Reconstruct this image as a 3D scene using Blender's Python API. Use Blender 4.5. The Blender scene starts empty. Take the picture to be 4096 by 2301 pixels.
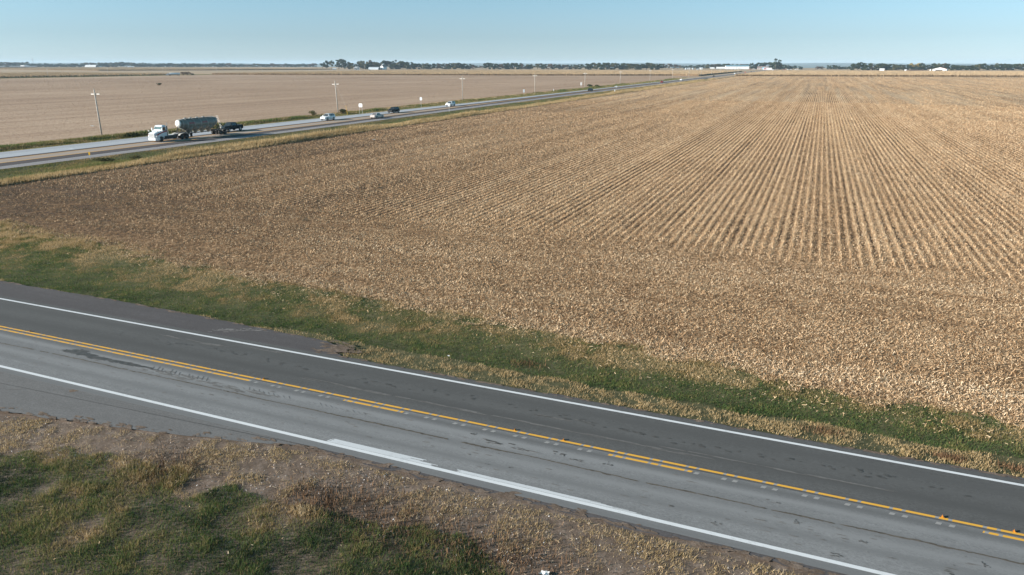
import bpy, math, random
import numpy as np
from mathutils import Vector

random.seed(11)
rng = np.random.default_rng(11)
SC = bpy.context.scene
COL = SC.collection
R = math.radians

# ------------------------------------------------------------------ survey
# Everything is laid out on the section grid: X runs along the near road,
# Y along the crop rows and the highway.  The drone hovers over the origin.
CAM_H, PITCH, YAW = 15.0, math.atan(896.5 / 2860.0), R(22.6)


def at(px, py, z=0.0):
    """survey helper: ground point (grid metres) of a mark on the 4096x2301 survey photo"""
    a, b = (px - 2048) / 2860.0, (1150.5 - py) / 2860.0
    s, c = math.sin(PITCH), math.cos(PITCH)
    k = (CAM_H - z) / (s - b * c)
    x, y = a * k, (c + b * s) * k
    return x * math.cos(YAW) - y * math.sin(YAW), x * math.sin(YAW) + y * math.cos(YAW)


def dist(x, y):
    return np.sqrt(x * x + y * y)


# ------------------------------------------------------------------ noise
def _hash(i, j, seed):
    n = (i.astype(np.int64) * 374761393 + j.astype(np.int64) * 668265263 + seed * 982451653) & 0x7fffffff
    n = ((n ^ (n >> 13)) * 1274126177) & 0x7fffffff
    return ((n ^ (n >> 16)) & 0xffff) / 65535.0


def vnoise(x, y, seed=0):
    x = np.asarray(x, float); y = np.asarray(y, float)
    xi, yi = np.floor(x), np.floor(y)
    fx, fy = x - xi, y - yi
    fx = fx * fx * (3 - 2 * fx); fy = fy * fy * (3 - 2 * fy)
    a = _hash(xi, yi, seed); b = _hash(xi + 1, yi, seed)
    c = _hash(xi, yi + 1, seed); d = _hash(xi + 1, yi + 1, seed)
    return (a * (1 - fx) + b * fx) * (1 - fy) + (c * (1 - fx) + d * fx) * fy


def fbm(x, y, seed=0, o=3):
    s = 0.0; w = 0.5; t = 0.0
    for k in range(o):
        s = s + w * vnoise(np.asarray(x) * 2 ** k, np.asarray(y) * 2 ** k, seed + k); t += w; w *= 0.5
    return s / t


# ------------------------------------------------------------------ object helpers
def tag(o, label=None, cat=None, group=None, kind=None):
    if label: o['label'] = label
    if cat: o['category'] = cat
    if group: o['group'] = group
    if kind: o['kind'] = kind
    return o


def link(name, me, mats=(), parent=None):
    o = bpy.data.objects.new(name, me)
    COL.objects.link(o)
    if parent: o.parent = parent
    return o


def thing(name, label, cat, loc=(0, 0, 0), rz=0.0, group=None):
    o = bpy.data.objects.new(name, None); COL.objects.link(o)
    o.empty_display_size = 0.5
    o.location = loc; o.rotation_euler = (0, 0, rz)
    return tag(o, label, cat, group)


def copy_tree(o, parent=None):
    c = o.copy(); COL.objects.link(c)
    if parent: c.parent = parent
    for ch in list(o.children):
        copy_tree(ch, c)
    return c


class MB:
    def __init__(s): s.v = []; s.f = []; s.m = []

    def add(s, vs, fs, m=0):
        n = len(s.v); s.v += [tuple(p) for p in vs]
        for f in fs: s.f.append([n + i for i in f]); s.m.append(m)
        return s

    def box(s, x0, x1, y0, y1, z0, z1, m=0):
        return s.add([(x0, y0, z0), (x1, y0, z0), (x1, y1, z0), (x0, y1, z0), (x0, y0, z1), (x1, y0, z1), (x1, y1, z1), (x0, y1, z1)],
                     [(0, 3, 2, 1), (4, 5, 6, 7), (0, 1, 5, 4), (1, 2, 6, 5), (2, 3, 7, 6), (3, 0, 4, 7)], m)

    def cyl(s, p0, p1, r0, r1=None, n=12, m=0, caps=True):
        if r1 is None: r1 = r0
        p0, p1 = Vector(p0), Vector(p1); d = (p1 - p0).normalized()
        u = d.orthogonal().normalized(); w = d.cross(u)
        vs = []
        for p, r in ((p0, r0), (p1, r1)):
            for k in range(n):
                q = 2 * math.pi * k / n
                vs.append(p + u * math.cos(q) * r + w * math.sin(q) * r)
        fs = [(k, (k + 1) % n, n + (k + 1) % n, n + k) for k in range(n)]
        if caps: fs += [tuple(range(n))[::-1], tuple(range(n, 2 * n))]
        return s.add(vs, fs, m)

    def loft(s, secs, m=0, caps=True):
        n = len(secs[0]); vs = [p for q in secs for p in q]; fs = []
        for i in range(len(secs) - 1):
            for k in range(n):
                fs.append((i * n + k, i * n + (k + 1) % n, (i + 1) * n + (k + 1) % n, (i + 1) * n + k))
        if caps: fs += [tuple(range(n))[::-1], tuple(range((len(secs) - 1) * n, len(secs) * n))]
        return s.add(vs, fs, m)

    def prism(s, prof, x0, x1, m=0):
        """profile of (y, z) points extruded along x"""
        return s.loft([[(x0, y, z) for y, z in prof], [(x1, y, z) for y, z in prof]], m)

    def poly(s, pts, m=0): return s.add(pts, [tuple(range(len(pts)))], m)

    def build(s, name, mats, parent=None, smooth=False, loc=None):
        me = bpy.data.meshes.new(name); me.from_pydata(s.v, [], s.f)
        for mt in (mats if isinstance(mats, (list, tuple)) else [mats]): me.materials.append(mt)
        if any(s.m): me.polygons.foreach_set('material_index', s.m)
        if smooth: me.polygons.foreach_set('use_smooth', [True] * len(s.f))
        me.update()
        o = link(name, me, parent=parent)
        if loc: o.location = loc
        return o


def np_mesh(name, V, shade, mat, parent=None):
    """V: (N, k, 3) separate small faces with a per-face shade value"""
    n, k = V.shape[:2]
    me = bpy.data.meshes.new(name)
    me.vertices.add(n * k); me.vertices.foreach_set('co', np.ascontiguousarray(V, dtype=np.float32).ravel())
    me.loops.add(n * k); me.loops.foreach_set('vertex_index', np.arange(n * k, dtype=np.int32))
    me.polygons.add(n); me.polygons.foreach_set('loop_start', np.arange(n, dtype=np.int32) * k)
    try: me.polygons.foreach_set('loop_total', np.full(n, k, dtype=np.int32))
    except Exception: pass
    me.update(calc_edges=True)
    at_ = me.attributes.new('shade', 'FLOAT', 'FACE')
    at_.data.foreach_set('value', np.ascontiguousarray(shade, dtype=np.float32))
    me.materials.append(mat)
    return link(name, me, parent=parent)


# ------------------------------------------------------------------ materials
def nt(name):
    m = bpy.data.materials.new(name); m.use_nodes = True
    n = m.node_tree.nodes; b = n['Principled BSDF']
    return m, n, m.node_tree.links, b


def paint(name, col, rough=0.5, metal=0.0, var=0.12, scale=3.0, spec=0.5, coat=0.0):
    """plain surface with a little procedural wear so nothing is one flat colour"""
    m, n, l, b = nt(name)
    tc = n.new('ShaderNodeTexCoord'); no = n.new('ShaderNodeTexNoise')
    no.inputs['Scale'].default_value = scale; no.inputs['Detail'].default_value = 5
    l.new(tc.outputs['Object'], no.inputs['Vector'])
    rp = n.new('ShaderNodeValToRGB'); e = rp.color_ramp.elements
    e[0].position = 0.3; e[1].position = 0.7
    e[0].color = (*[c * (1 - var) for c in col], 1); e[1].color = (*[min(1, c * (1 + var)) for c in col], 1)
    l.new(no.outputs['Fac'], rp.inputs['Fac']); l.new(rp.outputs['Color'], b.inputs['Base Color'])
    b.inputs['Roughness'].default_value = rough; b.inputs['Metallic'].default_value = metal
    b.inputs['Specular IOR Level'].default_value = spec
    if coat: b.inputs['Coat Weight'].default_value = coat; b.inputs['Coat Roughness'].default_value = 0.08
    return m


def ramp_mat(name, stops, rough=0.9, spec=0.12, transl=0.0):
    """colour picked per leaf, blade or flake from its own 'shade' value"""
    m, n, l, b = nt(name)
    a = n.new('ShaderNodeAttribute'); a.attribute_name = 'shade'
    rp = n.new('ShaderNodeValToRGB'); cr = rp.color_ramp
    while len(cr.elements) < len(stops): cr.elements.new(0.5)
    for e, (p, c) in zip(cr.elements, stops): e.position = p; e.color = (*c, 1)
    l.new(a.outputs['Fac'], rp.inputs['Fac']); l.new(rp.outputs['Color'], b.inputs['Base Color'])
    b.inputs['Roughness'].default_value = rough; b.inputs['Specular IOR Level'].default_value = spec
    if transl:
        t = n.new('ShaderNodeBsdfTranslucent'); l.new(rp.outputs['Color'], t.inputs['Color'])
        mx = n.new('ShaderNodeMixShader'); mx.inputs[0].default_value = transl
        l.new(b.outputs[0], mx.inputs[1]); l.new(t.outputs[0], mx.inputs[2])
        l.new(mx.outputs[0], n['Material Output'].inputs['Surface'])
    return m


class NG:
    """tiny node-graph helper for the ground shaders"""
    def __init__(s, name):
        s.m, s.n, s.l, s.b = nt(name)
        s.tc = s.n.new('ShaderNodeTexCoord').outputs['Object']
        s.b.inputs['Specular IOR Level'].default_value = 0.1; s.b.inputs['Roughness'].default_value = 0.95

    def map(s, sc=(1, 1, 1), rot=0.0):
        k = s.n.new('ShaderNodeMapping'); k.inputs['Scale'].default_value = sc; k.inputs['Rotation'].default_value = (0, 0, rot)
        s.l.new(s.tc, k.inputs['Vector']); return k.outputs[0]

    def noise(s, scale, vec=None, detail=4, rough=0.6, dist_=0.0):
        k = s.n.new('ShaderNodeTexNoise'); k.inputs['Scale'].default_value = scale
        k.inputs['Detail'].default_value = detail; k.inputs['Roughness'].default_value = rough; k.inputs['Distortion'].default_value = dist_
        s.l.new(vec or s.tc, k.inputs['Vector']); return k.outputs['Fac']

    def ramp(s, fac, stops):
        rp = s.n.new('ShaderNodeValToRGB'); cr = rp.color_ramp
        while len(cr.elements) < len(stops): cr.elements.new(0.5)
        for e, (p, c) in zip(cr.elements, stops):
            e.position = p; e.color = (*(c if isinstance(c, tuple) else (c, c, c)), 1)
        s.l.new(fac, rp.inputs['Fac']); return rp.outputs['Color']

    def math(s, op, a, b=0.0, c=None, clamp=False):
        k = s.n.new('ShaderNodeMath'); k.operation = op; k.use_clamp = clamp
        for i, v in enumerate((a, b) if c is None else (a, b, c)):
            if hasattr(v, 'is_output'): s.l.new(v, k.inputs[i])
            else: k.inputs[i].default_value = v
        return k.outputs[0]

    def xyz(s):
        k = s.n.new('ShaderNodeSeparateXYZ'); s.l.new(s.tc, k.inputs[0]); return k.outputs

    def mix(s, fac, a, b, mode='MIX'):
        k = s.n.new('ShaderNodeMix'); k.data_type = 'RGBA'; k.blend_type = mode
        for i, v in ((0, fac), (6, a), (7, b)):
            if hasattr(v, 'is_output'): s.l.new(v, k.inputs[i])
            elif i == 0: k.inputs[0].default_value = v
            else: k.inputs[i].default_value = (*v, 1)
        return k.outputs[2]

    def done(s, col, bump=None, bstr=0.5, bdist=0.05, rough=None):
        s.l.new(col, s.b.inputs['Base Color'])
        if rough is not None: s.b.inputs['Roughness'].default_value = rough
        if bump is not None:
            k = s.n.new('ShaderNodeBump'); k.inputs['Strength'].default_value = bstr; k.inputs['Distance'].default_value = bdist
            s.l.new(bump, k.inputs['Height']); s.l.new(k.outputs[0], s.b.inputs['Normal'])
        return s.m


ROW = 0.762


def m_stubble():
    g = NG('corn_stubble_ground'); x, y, z = g.xyz()
    fine = g.noise(2.6, g.map((1.0, 0.7, 1)), 6, 0.75)
    mid = g.noise(0.35, None, 4, 0.6)
    big = g.noise(0.02, None, 3, 0.5)
    streak = g.noise(0.9, g.map((1.0, 0.010, 1)), 4, 0.65); band = g.noise(0.24, g.map((1.0, 0.018, 1)), 3, 0.55)
    row = g.math('COSINE', g.math('MULTIPLY', x, 2 * math.pi / ROW))            # +1 on the stubble row
    rowzone = g.math('MULTIPLY', g.math('SUBTRACT', y, 58.0), 0.12, clamp=True)
    amp = g.math('MULTIPLY', rowzone, g.math('MULTIPLY', g.math('SUBTRACT', streak, 0.36, clamp=True), 1.0))
    s = g.math('ADD', fine, g.math('MULTIPLY', row, amp))
    s = g.math('ADD', s, g.math('MULTIPLY', g.math('SUBTRACT', mid, 0.5), 0.35))
    s = g.math('ADD', s, g.math('MULTIPLY', g.math('SUBTRACT', big, 0.5), 0.25))
    s = g.math('ADD', s, g.math('MULTIPLY', rowzone, g.math('MULTIPLY', g.math('SUBTRACT', band, 0.47), 0.5)))
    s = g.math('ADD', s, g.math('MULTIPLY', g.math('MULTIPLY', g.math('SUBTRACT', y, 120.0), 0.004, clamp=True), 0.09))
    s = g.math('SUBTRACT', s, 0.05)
    s = g.math('SUBTRACT', s, g.math('MULTIPLY', g.math('MULTIPLY', g.math('SUBTRACT', -22.0, x), 0.0145, clamp=True), g.math('SUBTRACT', 0.20, g.math('MULTIPLY', y, 0.0006), clamp=True)))  # west side coloured darker, standing in for the shaded look toward the sun
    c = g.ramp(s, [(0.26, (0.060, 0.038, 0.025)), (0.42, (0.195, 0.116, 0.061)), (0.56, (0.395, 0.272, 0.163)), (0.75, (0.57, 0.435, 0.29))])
    return g.done(c, s, 0.6, 0.10)


def m_soy():
    g = NG('soybean_stubble_ground'); x, y, z = g.xyz()
    fine = g.noise(1.6, g.map((1.0, 0.55, 1)), 6, 0.72)
    streak = g.noise(0.22, g.map((1.0, 0.012, 1)), 4, 0.6)
    big = g.noise(0.012, None, 3, 0.5)
    s = g.math('ADD', g.math('MULTIPLY', fine, 0.7), g.math('MULTIPLY', streak, 0.42))
    s = g.math('ADD', s, g.math('MULTIPLY', g.math('SUBTRACT', big, 0.5), 0.25))
    c = g.ramp(s, [(0.36, (0.14, 0.090, 0.062)), (0.53, (0.30, 0.210, 0.147)), (0.72, (0.44, 0.33, 0.24))])
    return g.done(c, s, 0.5, 0.08)


def m_earth(name, lo, mid_, hi, sc=0.8, bump=0.5):
    g = NG(name)
    a = g.noise(sc, None, 6, 0.7); b = g.noise(sc * 9, None, 4, 0.7)
    s = g.math('ADD', g.math('MULTIPLY', a, 0.6), g.math('MULTIPLY', b, 0.4))
    return g.done(g.ramp(s, [(0.32, lo), (0.5, mid_), (0.68, hi)]), s, bump, 0.04)


def m_asphalt(name, col, light=1.25, dark=0.75, tracks=None, seed=0.0, grain=0.36):
    """tyre-polished asphalt: long streaks along X plus aggregate grain; tracks = list of (y centre, half width, factor)"""
    g = NG(name); x, y, z = g.xyz()
    st = g.noise(1.0, g.map((0.035, 1.3, 1)), 4, 0.6)
    bl = g.noise(0.35, g.map((0.4, 1.0, 1)), 4, 0.6)
    gr = g.noise(16.0, g.map((0.6, 1.0, 1)), 5, 0.85); mo = g.noise(2.2, g.map((0.55, 1.0, 1)), 5, 0.7)
    s = g.math('ADD', g.math('ADD', g.math('MULTIPLY', st, 0.42), g.math('MULTIPLY', bl, 0.28)), g.math('MULTIPLY', mo, 0.30))
    c = g.ramp(s, [(0.3, tuple(k * dark for k in col)), (0.5, col), (0.7, tuple(k * light for k in col))])
    c = g.mix(1.0, c, g.ramp(gr, [(0.25, 1 - grain), (0.75, 1 + grain)]), 'MULTIPLY')
    for (yc, hw, f) in tracks or []:
        d = g.math('DIVIDE', g.math('ABSOLUTE', g.math('SUBTRACT', y, yc)), hw)
        k = g.math('SUBTRACT', 1.0, d, clamp=True)
        k = g.math('MULTIPLY', k, g.math('ADD', 0.4, st))
        c = g.mix(k, c, tuple(q * f for q in col))
    return g.done(c, gr, 0.15, 0.01, 0.85)


def m_hwy(name, col, var=0.14):
    g = NG(name)
    st = g.noise(1.0, g.map((1.1, 0.03, 1)), 4, 0.6); gr = g.noise(6.0, None, 4, 0.7)
    s = g.math('ADD', g.math('MULTIPLY', st, 0.6), g.math('MULTIPLY', gr, 0.4))
    return g.done(g.ramp(s, [(0.3, tuple(k * (1 - var) for k in col)), (0.7, tuple(k * (1 + var) for k in col))]), rough=0.85)


def m_paintline(name, col, worn):
    g = NG(name)
    a = g.noise(14.0, g.map((0.5, 1.5, 1)), 5, 0.75); b = g.noise(1.1, None, 3, 0.6)
    s = g.math('ADD', g.math('MULTIPLY', a, 0.65), g.math('MULTIPLY', b, 0.35))
    return g.done(g.ramp(s, [(0.30, worn), (0.44, col), (0.8, tuple(min(1, k * 1.08) for k in col))]), rough=0.7)


M = dict(
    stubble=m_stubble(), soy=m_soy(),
    verge=m_earth('verge_soil', (0.040, 0.044, 0.022), (0.085, 0.083, 0.042), (0.16, 0.135, 0.075)),
    dryverge=m_earth('dry_verge_soil', (0.085, 0.062, 0.046), (0.17, 0.128, 0.092), (0.27, 0.205, 0.145), 1.2),
    gravel=m_earth('gravel_shoulder', (0.066, 0.048, 0.036), (0.130, 0.098, 0.077), (0.25, 0.20, 0.165), 1.6, 0.8),
    farm=m_earth('far_farmland', (0.25, 0.18, 0.115), (0.33, 0.245, 0.160), (0.40, 0.31, 0.215), 0.01, 0.0),
    roaddirt=m_earth('gravel_road_surface', (0.34, 0.28, 0.21), (0.42, 0.36, 0.28), (0.5, 0.44, 0.35), 0.4, 0.2),
    hill=m_earth('far_hill_cover', (0.026, 0.040, 0.024), (0.055, 0.066, 0.036), (0.22, 0.175, 0.11), 0.003, 0.0),
    asph_up=m_asphalt('asphalt_far_lane', (0.086, 0.087, 0.087), 1.24, 0.80, [(26.35, 0.55, 0.84), (28.0, 0.45, 0.92), (27.2, 0.35, 1.08)]),
    asph_low=m_asphalt('asphalt_near_lane', (0.170, 0.174, 0.178), 1.32, 0.74, [(24.75, 0.45, 0.62), (23.5, 0.4, 0.86), (22.4, 0.35, 0.85), (24.25, 0.25, 1.15), (23.0, 0.3, 1.12), (21.0, 0.5, 0.8)]),
    asph_apron=m_asphalt('asphalt_worn_apron', (0.080, 0.075, 0.077), 1.35, 0.85),
    asph_apron2=m_asphalt('asphalt_grey_apron', (0.132, 0.130, 0.130), 1.2, 0.85),
    hw_conc=m_hwy('highway_pale_concrete', (0.30, 0.315, 0.34), 0.07), hw_conc2=m_hwy('highway_pale_lane', (0.34, 0.36, 0.39), 0.06),
    hw_dark=m_hwy('highway_dark_asphalt', (0.082, 0.070, 0.070)), hw_tan=m_hwy('highway_tan_median', (0.30, 0.25, 0.215)),
    hw_sh=m_hwy('highway_grey_shoulder', (0.235, 0.222, 0.225)),
    white_line=m_paintline('white_road_paint', (0.54, 0.56, 0.58), (0.30, 0.31, 0.32)),
    smear=m_paintline('smeared_white_paint', (0.47, 0.49, 0.51), (0.24, 0.25, 0.26)),
    yellow_line=m_paintline('yellow_road_paint', (0.60, 0.325, 0.05), (0.46, 0.28, 0.07)),
    pale_mark=m_paintline('ghost_of_removed_paint', (0.25, 0.248, 0.245), (0.15, 0.15, 0.15)),
    stain=paint('oil_stain', (0.054, 0.049, 0.044), 0.6, var=0.4, scale=4),
    stain2=paint('faint_stain', (0.105, 0.100, 0.095), 0.7, var=0.25, scale=4),
    crack=paint('crack_filler', (0.072, 0.060, 0.048), 0.8, var=0.4, scale=5),
    orange=paint('orange_plastic', (0.50, 0.19, 0.015), 0.5),
    amber=paint('amber_reflector', (0.85, 0.48, 0.02), 0.3),
)
M['flake'] = ramp_mat('corn_residue', [(0.0, (0.075, 0.043, 0.024)), (0.22, (0.205, 0.116, 0.056)), (0.5, (0.440, 0.292, 0.168)), (0.78, (0.615, 0.472, 0.312)), (1.0, (0.78, 0.66, 0.50))])
M['soyflake'] = ramp_mat('bean_residue', [(0.0, (0.155, 0.098, 0.066)), (0.5, (0.355, 0.248, 0.172)), (1.0, (0.50, 0.38, 0.275))])
M['grass'] = ramp_mat('verge_grass', [(0.0, (0.026, 0.040, 0.018)), (0.18, (0.070, 0.120, 0.038)), (0.36, (0.142, 0.160, 0.056)), (0.52, (0.235, 0.178, 0.078)), (0.70, (0.39, 0.280, 0.140)), (0.86, (0.52, 0.41, 0.25)), (1.0, (0.66, 0.56, 0.40))], transl=0.35)
M['rust'] = ramp_mat('dead_weeds', [(0.0, (0.075, 0.043, 0.026)), (1.0, (0.23, 0.140, 0.078))])
M['corn'] = ramp_mat('standing_corn', [(0.0, (0.17, 0.115, 0.065)), (0.5, (0.37, 0.27, 0.165)), (1.0, (0.51, 0.40, 0.265))], transl=0.15)
M['leaf_D'] = ramp_mat('dark_leaves', [(0.0, (0.012, 0.024, 0.008)), (0.6, (0.030, 0.048, 0.014)), (1.0, (0.070, 0.078, 0.024))], transl=0.15)
M['leaf_O'] = ramp_mat('olive_leaves', [(0.0, (0.040, 0.048, 0.020)), (0.6, (0.095, 0.094, 0.038)), (1.0, (0.18, 0.145, 0.055))], transl=0.15)
M['leaf_Y'] = ramp_mat('yellow_leaves', [(0.0, (0.10, 0.085, 0.03)), (0.6, (0.25, 0.19, 0.06)), (1.0, (0.38, 0.28, 0.09))], transl=0.15)
M['leaf_B'] = ramp_mat('brown_leaves', [(0.0, (0.060, 0.045, 0.030)), (0.6, (0.15, 0.105, 0.066)), (1.0, (0.24, 0.165, 0.10))], transl=0.15)
M['bark'] = paint('bark', (0.10, 0.08, 0.062), 0.9, var=0.3)
M['wood'] = paint('weathered_pole_wood', (0.42, 0.385, 0.345), 0.85, var=0.2, scale=2)
M['armwood'] = paint('pale_crossarm_wood', (0.62, 0.60, 0.56), 0.8, var=0.1)
M['insul'] = paint('grey_porcelain', (0.35, 0.36, 0.38), 0.3)
M['alu'] = paint('bare_aluminium', (0.66, 0.69, 0.73), 0.45, 0.0, var=0.05)
M['post'] = paint('galvanised_post', (0.48, 0.47, 0.45), 0.6, var=0.1)
M['signwhite'] = paint('white_sign_face', (0.80, 0.81, 0.82), 0.5, var=0.03)
M['black'] = paint('black_rubber', (0.018, 0.018, 0.019), 0.8, var=0.2)
M['blackpl'] = paint('black_plastic', (0.03, 0.03, 0.032), 0.5, var=0.2)
M['chrome'] = paint('bright_metal', (0.70, 0.71, 0.72), 0.25, 0.9, var=0.05)
M['rim'] = paint('wheel_alloy', (0.42, 0.43, 0.44), 0.4, 0.5, var=0.1)
M['glass'] = paint('dark_car_glass', (0.022, 0.028, 0.032), 0.06, 0.0, var=0.1, spec=0.8)
M['wshield'] = paint('windscreen_glass', (0.10, 0.145, 0.150), 0.06, 0.0, var=0.5, scale=1.2, spec=0.8)
M['red_lamp'] = paint('red_lamp', (0.45, 0.02, 0.015), 0.25)
M['lamp'] = paint('clear_lamp', (0.70, 0.71, 0.72), 0.15)
M['c_white'] = paint('white_car_paint', (0.76, 0.78, 0.80), 0.3, var=0.03, coat=0.6)
M['c_black'] = paint('black_car_paint', (0.014, 0.017, 0.020), 0.5, var=0.1, spec=0.12, coat=0.0)
M['c_dark'] = paint('dark_blue_green_car_paint', (0.012, 0.020, 0.024), 0.5, var=0.1, spec=0.12, coat=0.0)
M['c_silver'] = paint('pale_champagne_car_paint', (0.52, 0.47, 0.45), 0.35, 0.2, var=0.04, coat=0.5)
M['c_red'] = paint('dark_red_car_paint', (0.22, 0.018, 0.018), 0.3, var=0.1, coat=0.6)
M['c_orange'] = paint('orange_car_paint', (0.60, 0.13, 0.03), 0.3, var=0.1, coat=0.6)
M['tr_white'] = paint('white_truck_paint', (0.60, 0.63, 0.66), 0.35, var=0.04, coat=0.4)
M['tr_red'] = paint('red_stripe_paint', (0.30, 0.028, 0.030), 0.4, var=0.1)
M['tank'] = paint('dusty_tank_steel', (0.175, 0.172, 0.150), 0.38, 0.0, var=0.16, scale=1.4)
M['tankend'] = paint('pale_tank_head', (0.66, 0.65, 0.62), 0.45, 0.1, var=0.08)
M['tankrib'] = paint('tank_rib_steel', (0.34, 0.34, 0.32), 0.4, 0.1, var=0.1)
M['frame'] = paint('dirty_black_frame', (0.035, 0.034, 0.034), 0.7, var=0.3)
M['deck'] = paint('diamond_plate_deck', (0.50, 0.48, 0.45), 0.5, 0.3, var=0.15)
M['b_white'] = paint('white_wall_sheeting', (0.70, 0.71, 0.72), 0.6, var=0.05, scale=0.3)
M['b_grey'] = paint('grey_wall_sheeting', (0.46, 0.45, 0.45), 0.6, var=0.08, scale=0.3)
M['b_blue'] = paint('blue_metal_roof', (0.16, 0.30, 0.38), 0.5, 0.1, var=0.08, scale=0.3)
M['b_dark'] = paint('dark_roofing', (0.06, 0.075, 0.085), 0.7, var=0.15, scale=0.3)
M['b_steel'] = paint('corrugated_steel', (0.45, 0.50, 0.54), 0.45, 0.2, var=0.12, scale=0.3)
M['b_brown'] = paint('brown_shingles', (0.24, 0.19, 0.18), 0.85, var=0.12, scale=0.4)
M['b_stone'] = paint('pale_stone_wall', (0.40, 0.35, 0.32), 0.85, var=0.12, scale=0.4)
M['b_red'] = paint('rusty_red_trim', (0.38, 0.13, 0.07), 0.7, var=0.15)
M['b_void'] = paint('unlit_interior', (0.03, 0.03, 0.032), 0.9)
M['b_pile'] = paint('grey_brush_wood', (0.17, 0.135, 0.125), 0.9, var=0.3)
M['blue_logo'] = paint('blue_panel_paint', (0.10, 0.42, 0.58), 0.5)
M['litter'] = paint('crumpled_white_paper', (0.75, 0.75, 0.74), 0.8, var=0.05)

# ------------------------------------------------------------------ terrain
FE = -96.3           # edge of the harvested corn field beside the highway
KB_A = np.array([-140, -96, -90, -77, -66, -61, -51, -45, -34, -24, -16, -8, 3, 12, 30, 600.])
KB_T = np.array([52, 50, 48, 45, 42.5, 42.5, 41.3, 39.8, 38.8, 38.0, 37.5, 36.4, 34.6, 34.3, 33.5, 33.])
GL_A = np.array([-120, -40, -28.5, -25.3, -20.4, -15.1, -10.4, -7.4, 0, 30.])
GL_T = np.array([14.0, 15.0, 16.2, 17.1, 17.2, 17.6, 17.5, 17.2, 15.8, 13.])


def tb(a): return np.interp(a, KB_A, KB_T)


def gl(a): return np.interp(a, GL_A, GL_T)


def APR(a): return np.interp(a, [-110, -45, -32.6, -28.8, -24.6, -19.7, -17.4, 60], [16.5, 16.9, 18, 18.6, 19.25, 20.3, 20.5, 20.5]) - .12


HW_T = np.array([-400, 120, 160, 224, 281, 449, 770, 2300.])
HW = dict(  # X of every pavement edge of the highway, at the stations HW_T
    outer=[-132.4, -132.4, -131.7, -129.9, -128.4, -127.4, -126.9, -126.9],
    tone=[-128.3, -128.3, -128.3, -127.4, -126.3, -125.8, -125.6, -125.6],
    dark=[-124.3, -124.3, -124.3, -124.1, -123.9, -124.0, -124.0, -124.0],
    yl=[-122.4, -122.4, -122.4, -122.0, -120.72, -120.65, -120.6, -120.6],
    yr=[-118.0, -118.0, -117.8, -119.0, -120.42, -120.4, -120.4, -120.4],
    white=[-113.6, -113.6, -113.8, -115.6, -116.5, -116.6, -116.6, -116.6],
    inner=[-110.7, -110.7, -110.9, -111.9, -112.3, -112.3, -112.3, -112.3])
HW = {k: np.array(v) for k, v in HW.items()}


def hx(k, t): return np.interp(t, HW_T, HW[k])


def height(a, t):
    a = np.asarray(a, float); t = np.asarray(t, float)
    z = np.zeros(np.broadcast(a, t).shape)
    i = hx('inner', t)
    u = np.clip((a - i) / (FE - i), 0, 1)
    z = z - 0.40 * np.sin(math.pi * np.clip(u * 1.25, 0, 1)) * (u > 0) * (u < 1)
    o = hx('outer', t)
    u = np.clip((a - o) / (-141.0 - o), 0, 1)
    z = z - 0.45 * np.sin(math.pi * u) * (u > 0) * (u < 1)
    near = (a > FE)
    k = tb(a)
    u = np.clip((t - 29.2) / (k - 29.2), 0, 1)
    z = z - near * (0.30 * np.sin(math.pi * u) * (u > 0) * (u < 1))
    u = np.clip((20.4 - t) / 12.0, 0, 1)
    z = z - near * (t < 20.4) * 0.55 * u * u * (3 - 2 * u)
    return z


def sheet(name, xs, ys, mat, zf=None, wob=0.0):
    """a grid sheet; xs: 1-D, ys: 1-D or function(x)->1-D"""
    nx = len(xs); rows = [ys(x) if callable(ys) else ys for x in xs]; ny = len(rows[0])
    X = np.repeat(np.asarray(xs, float)[:, None], ny, 1); Y = np.array(rows, float)
    Z = zf(X, Y) if zf else np.zeros_like(X)
    if wob: Z = Z + wob * (fbm(X * 0.6, Y * 0.6, 5) - 0.5) * 2
    v = np.stack([X, Y, Z], -1).reshape(-1, 3)
    f = [(i * ny + j, (i + 1) * ny + j, (i + 1) * ny + j + 1, i * ny + j + 1) for i in range(nx - 1) for j in range(ny - 1)]
    me = bpy.data.meshes.new(name); me.from_pydata(v.tolist(), [], f); me.materials.append(mat)
    me.polygons.foreach_set('use_smooth', [True] * len(f)); me.update()
    return tag(link(name, me), kind='structure')


lin = np.linspace
# far ground: one sheet out to the horizon, dipping under the surveyed near fields
gx = [-14000, -6000, -3800, -2000, -1000, -790, -770, -400, -160, 60, 450, 480, 1500, 4000, 9500]
gy = [-3000, -400, -280, 0, 300, 600, 760, 800, 1200, 2300, 2700]
sheet('ground', gx, gy, M['farm'], lambda X, Y: np.where((X > -780) & (X < 470) & (Y > -300) & (Y < 790), -1.6, -0.04))
fa = np.concatenate([lin(FE, 60, 80), lin(70, 470, 12)])
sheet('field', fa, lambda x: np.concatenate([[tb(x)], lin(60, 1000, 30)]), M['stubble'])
sheet('soybean_field', lin(-792, -141, 30), lin(-260, 985, 40), M['soy'], lambda X, Y: -0.0 * X)
sheet('verge', lin(FE, 60, 160), lambda x: lin(29.14, tb(x), 10), M['verge'], height, 0.035)
sheet('roadside_bank', lin(FE, 60, 160), lambda x: np.concatenate([lin(-40, 5, 4), lin(8, 20.88, 22)]), M['gravel'], height, 0.035)
hy = np.concatenate([lin(-200, 40, 20), lin(44, 420, 190), lin(430, 1000, 50), [1400, 2200]])
me_y = hy


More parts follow.
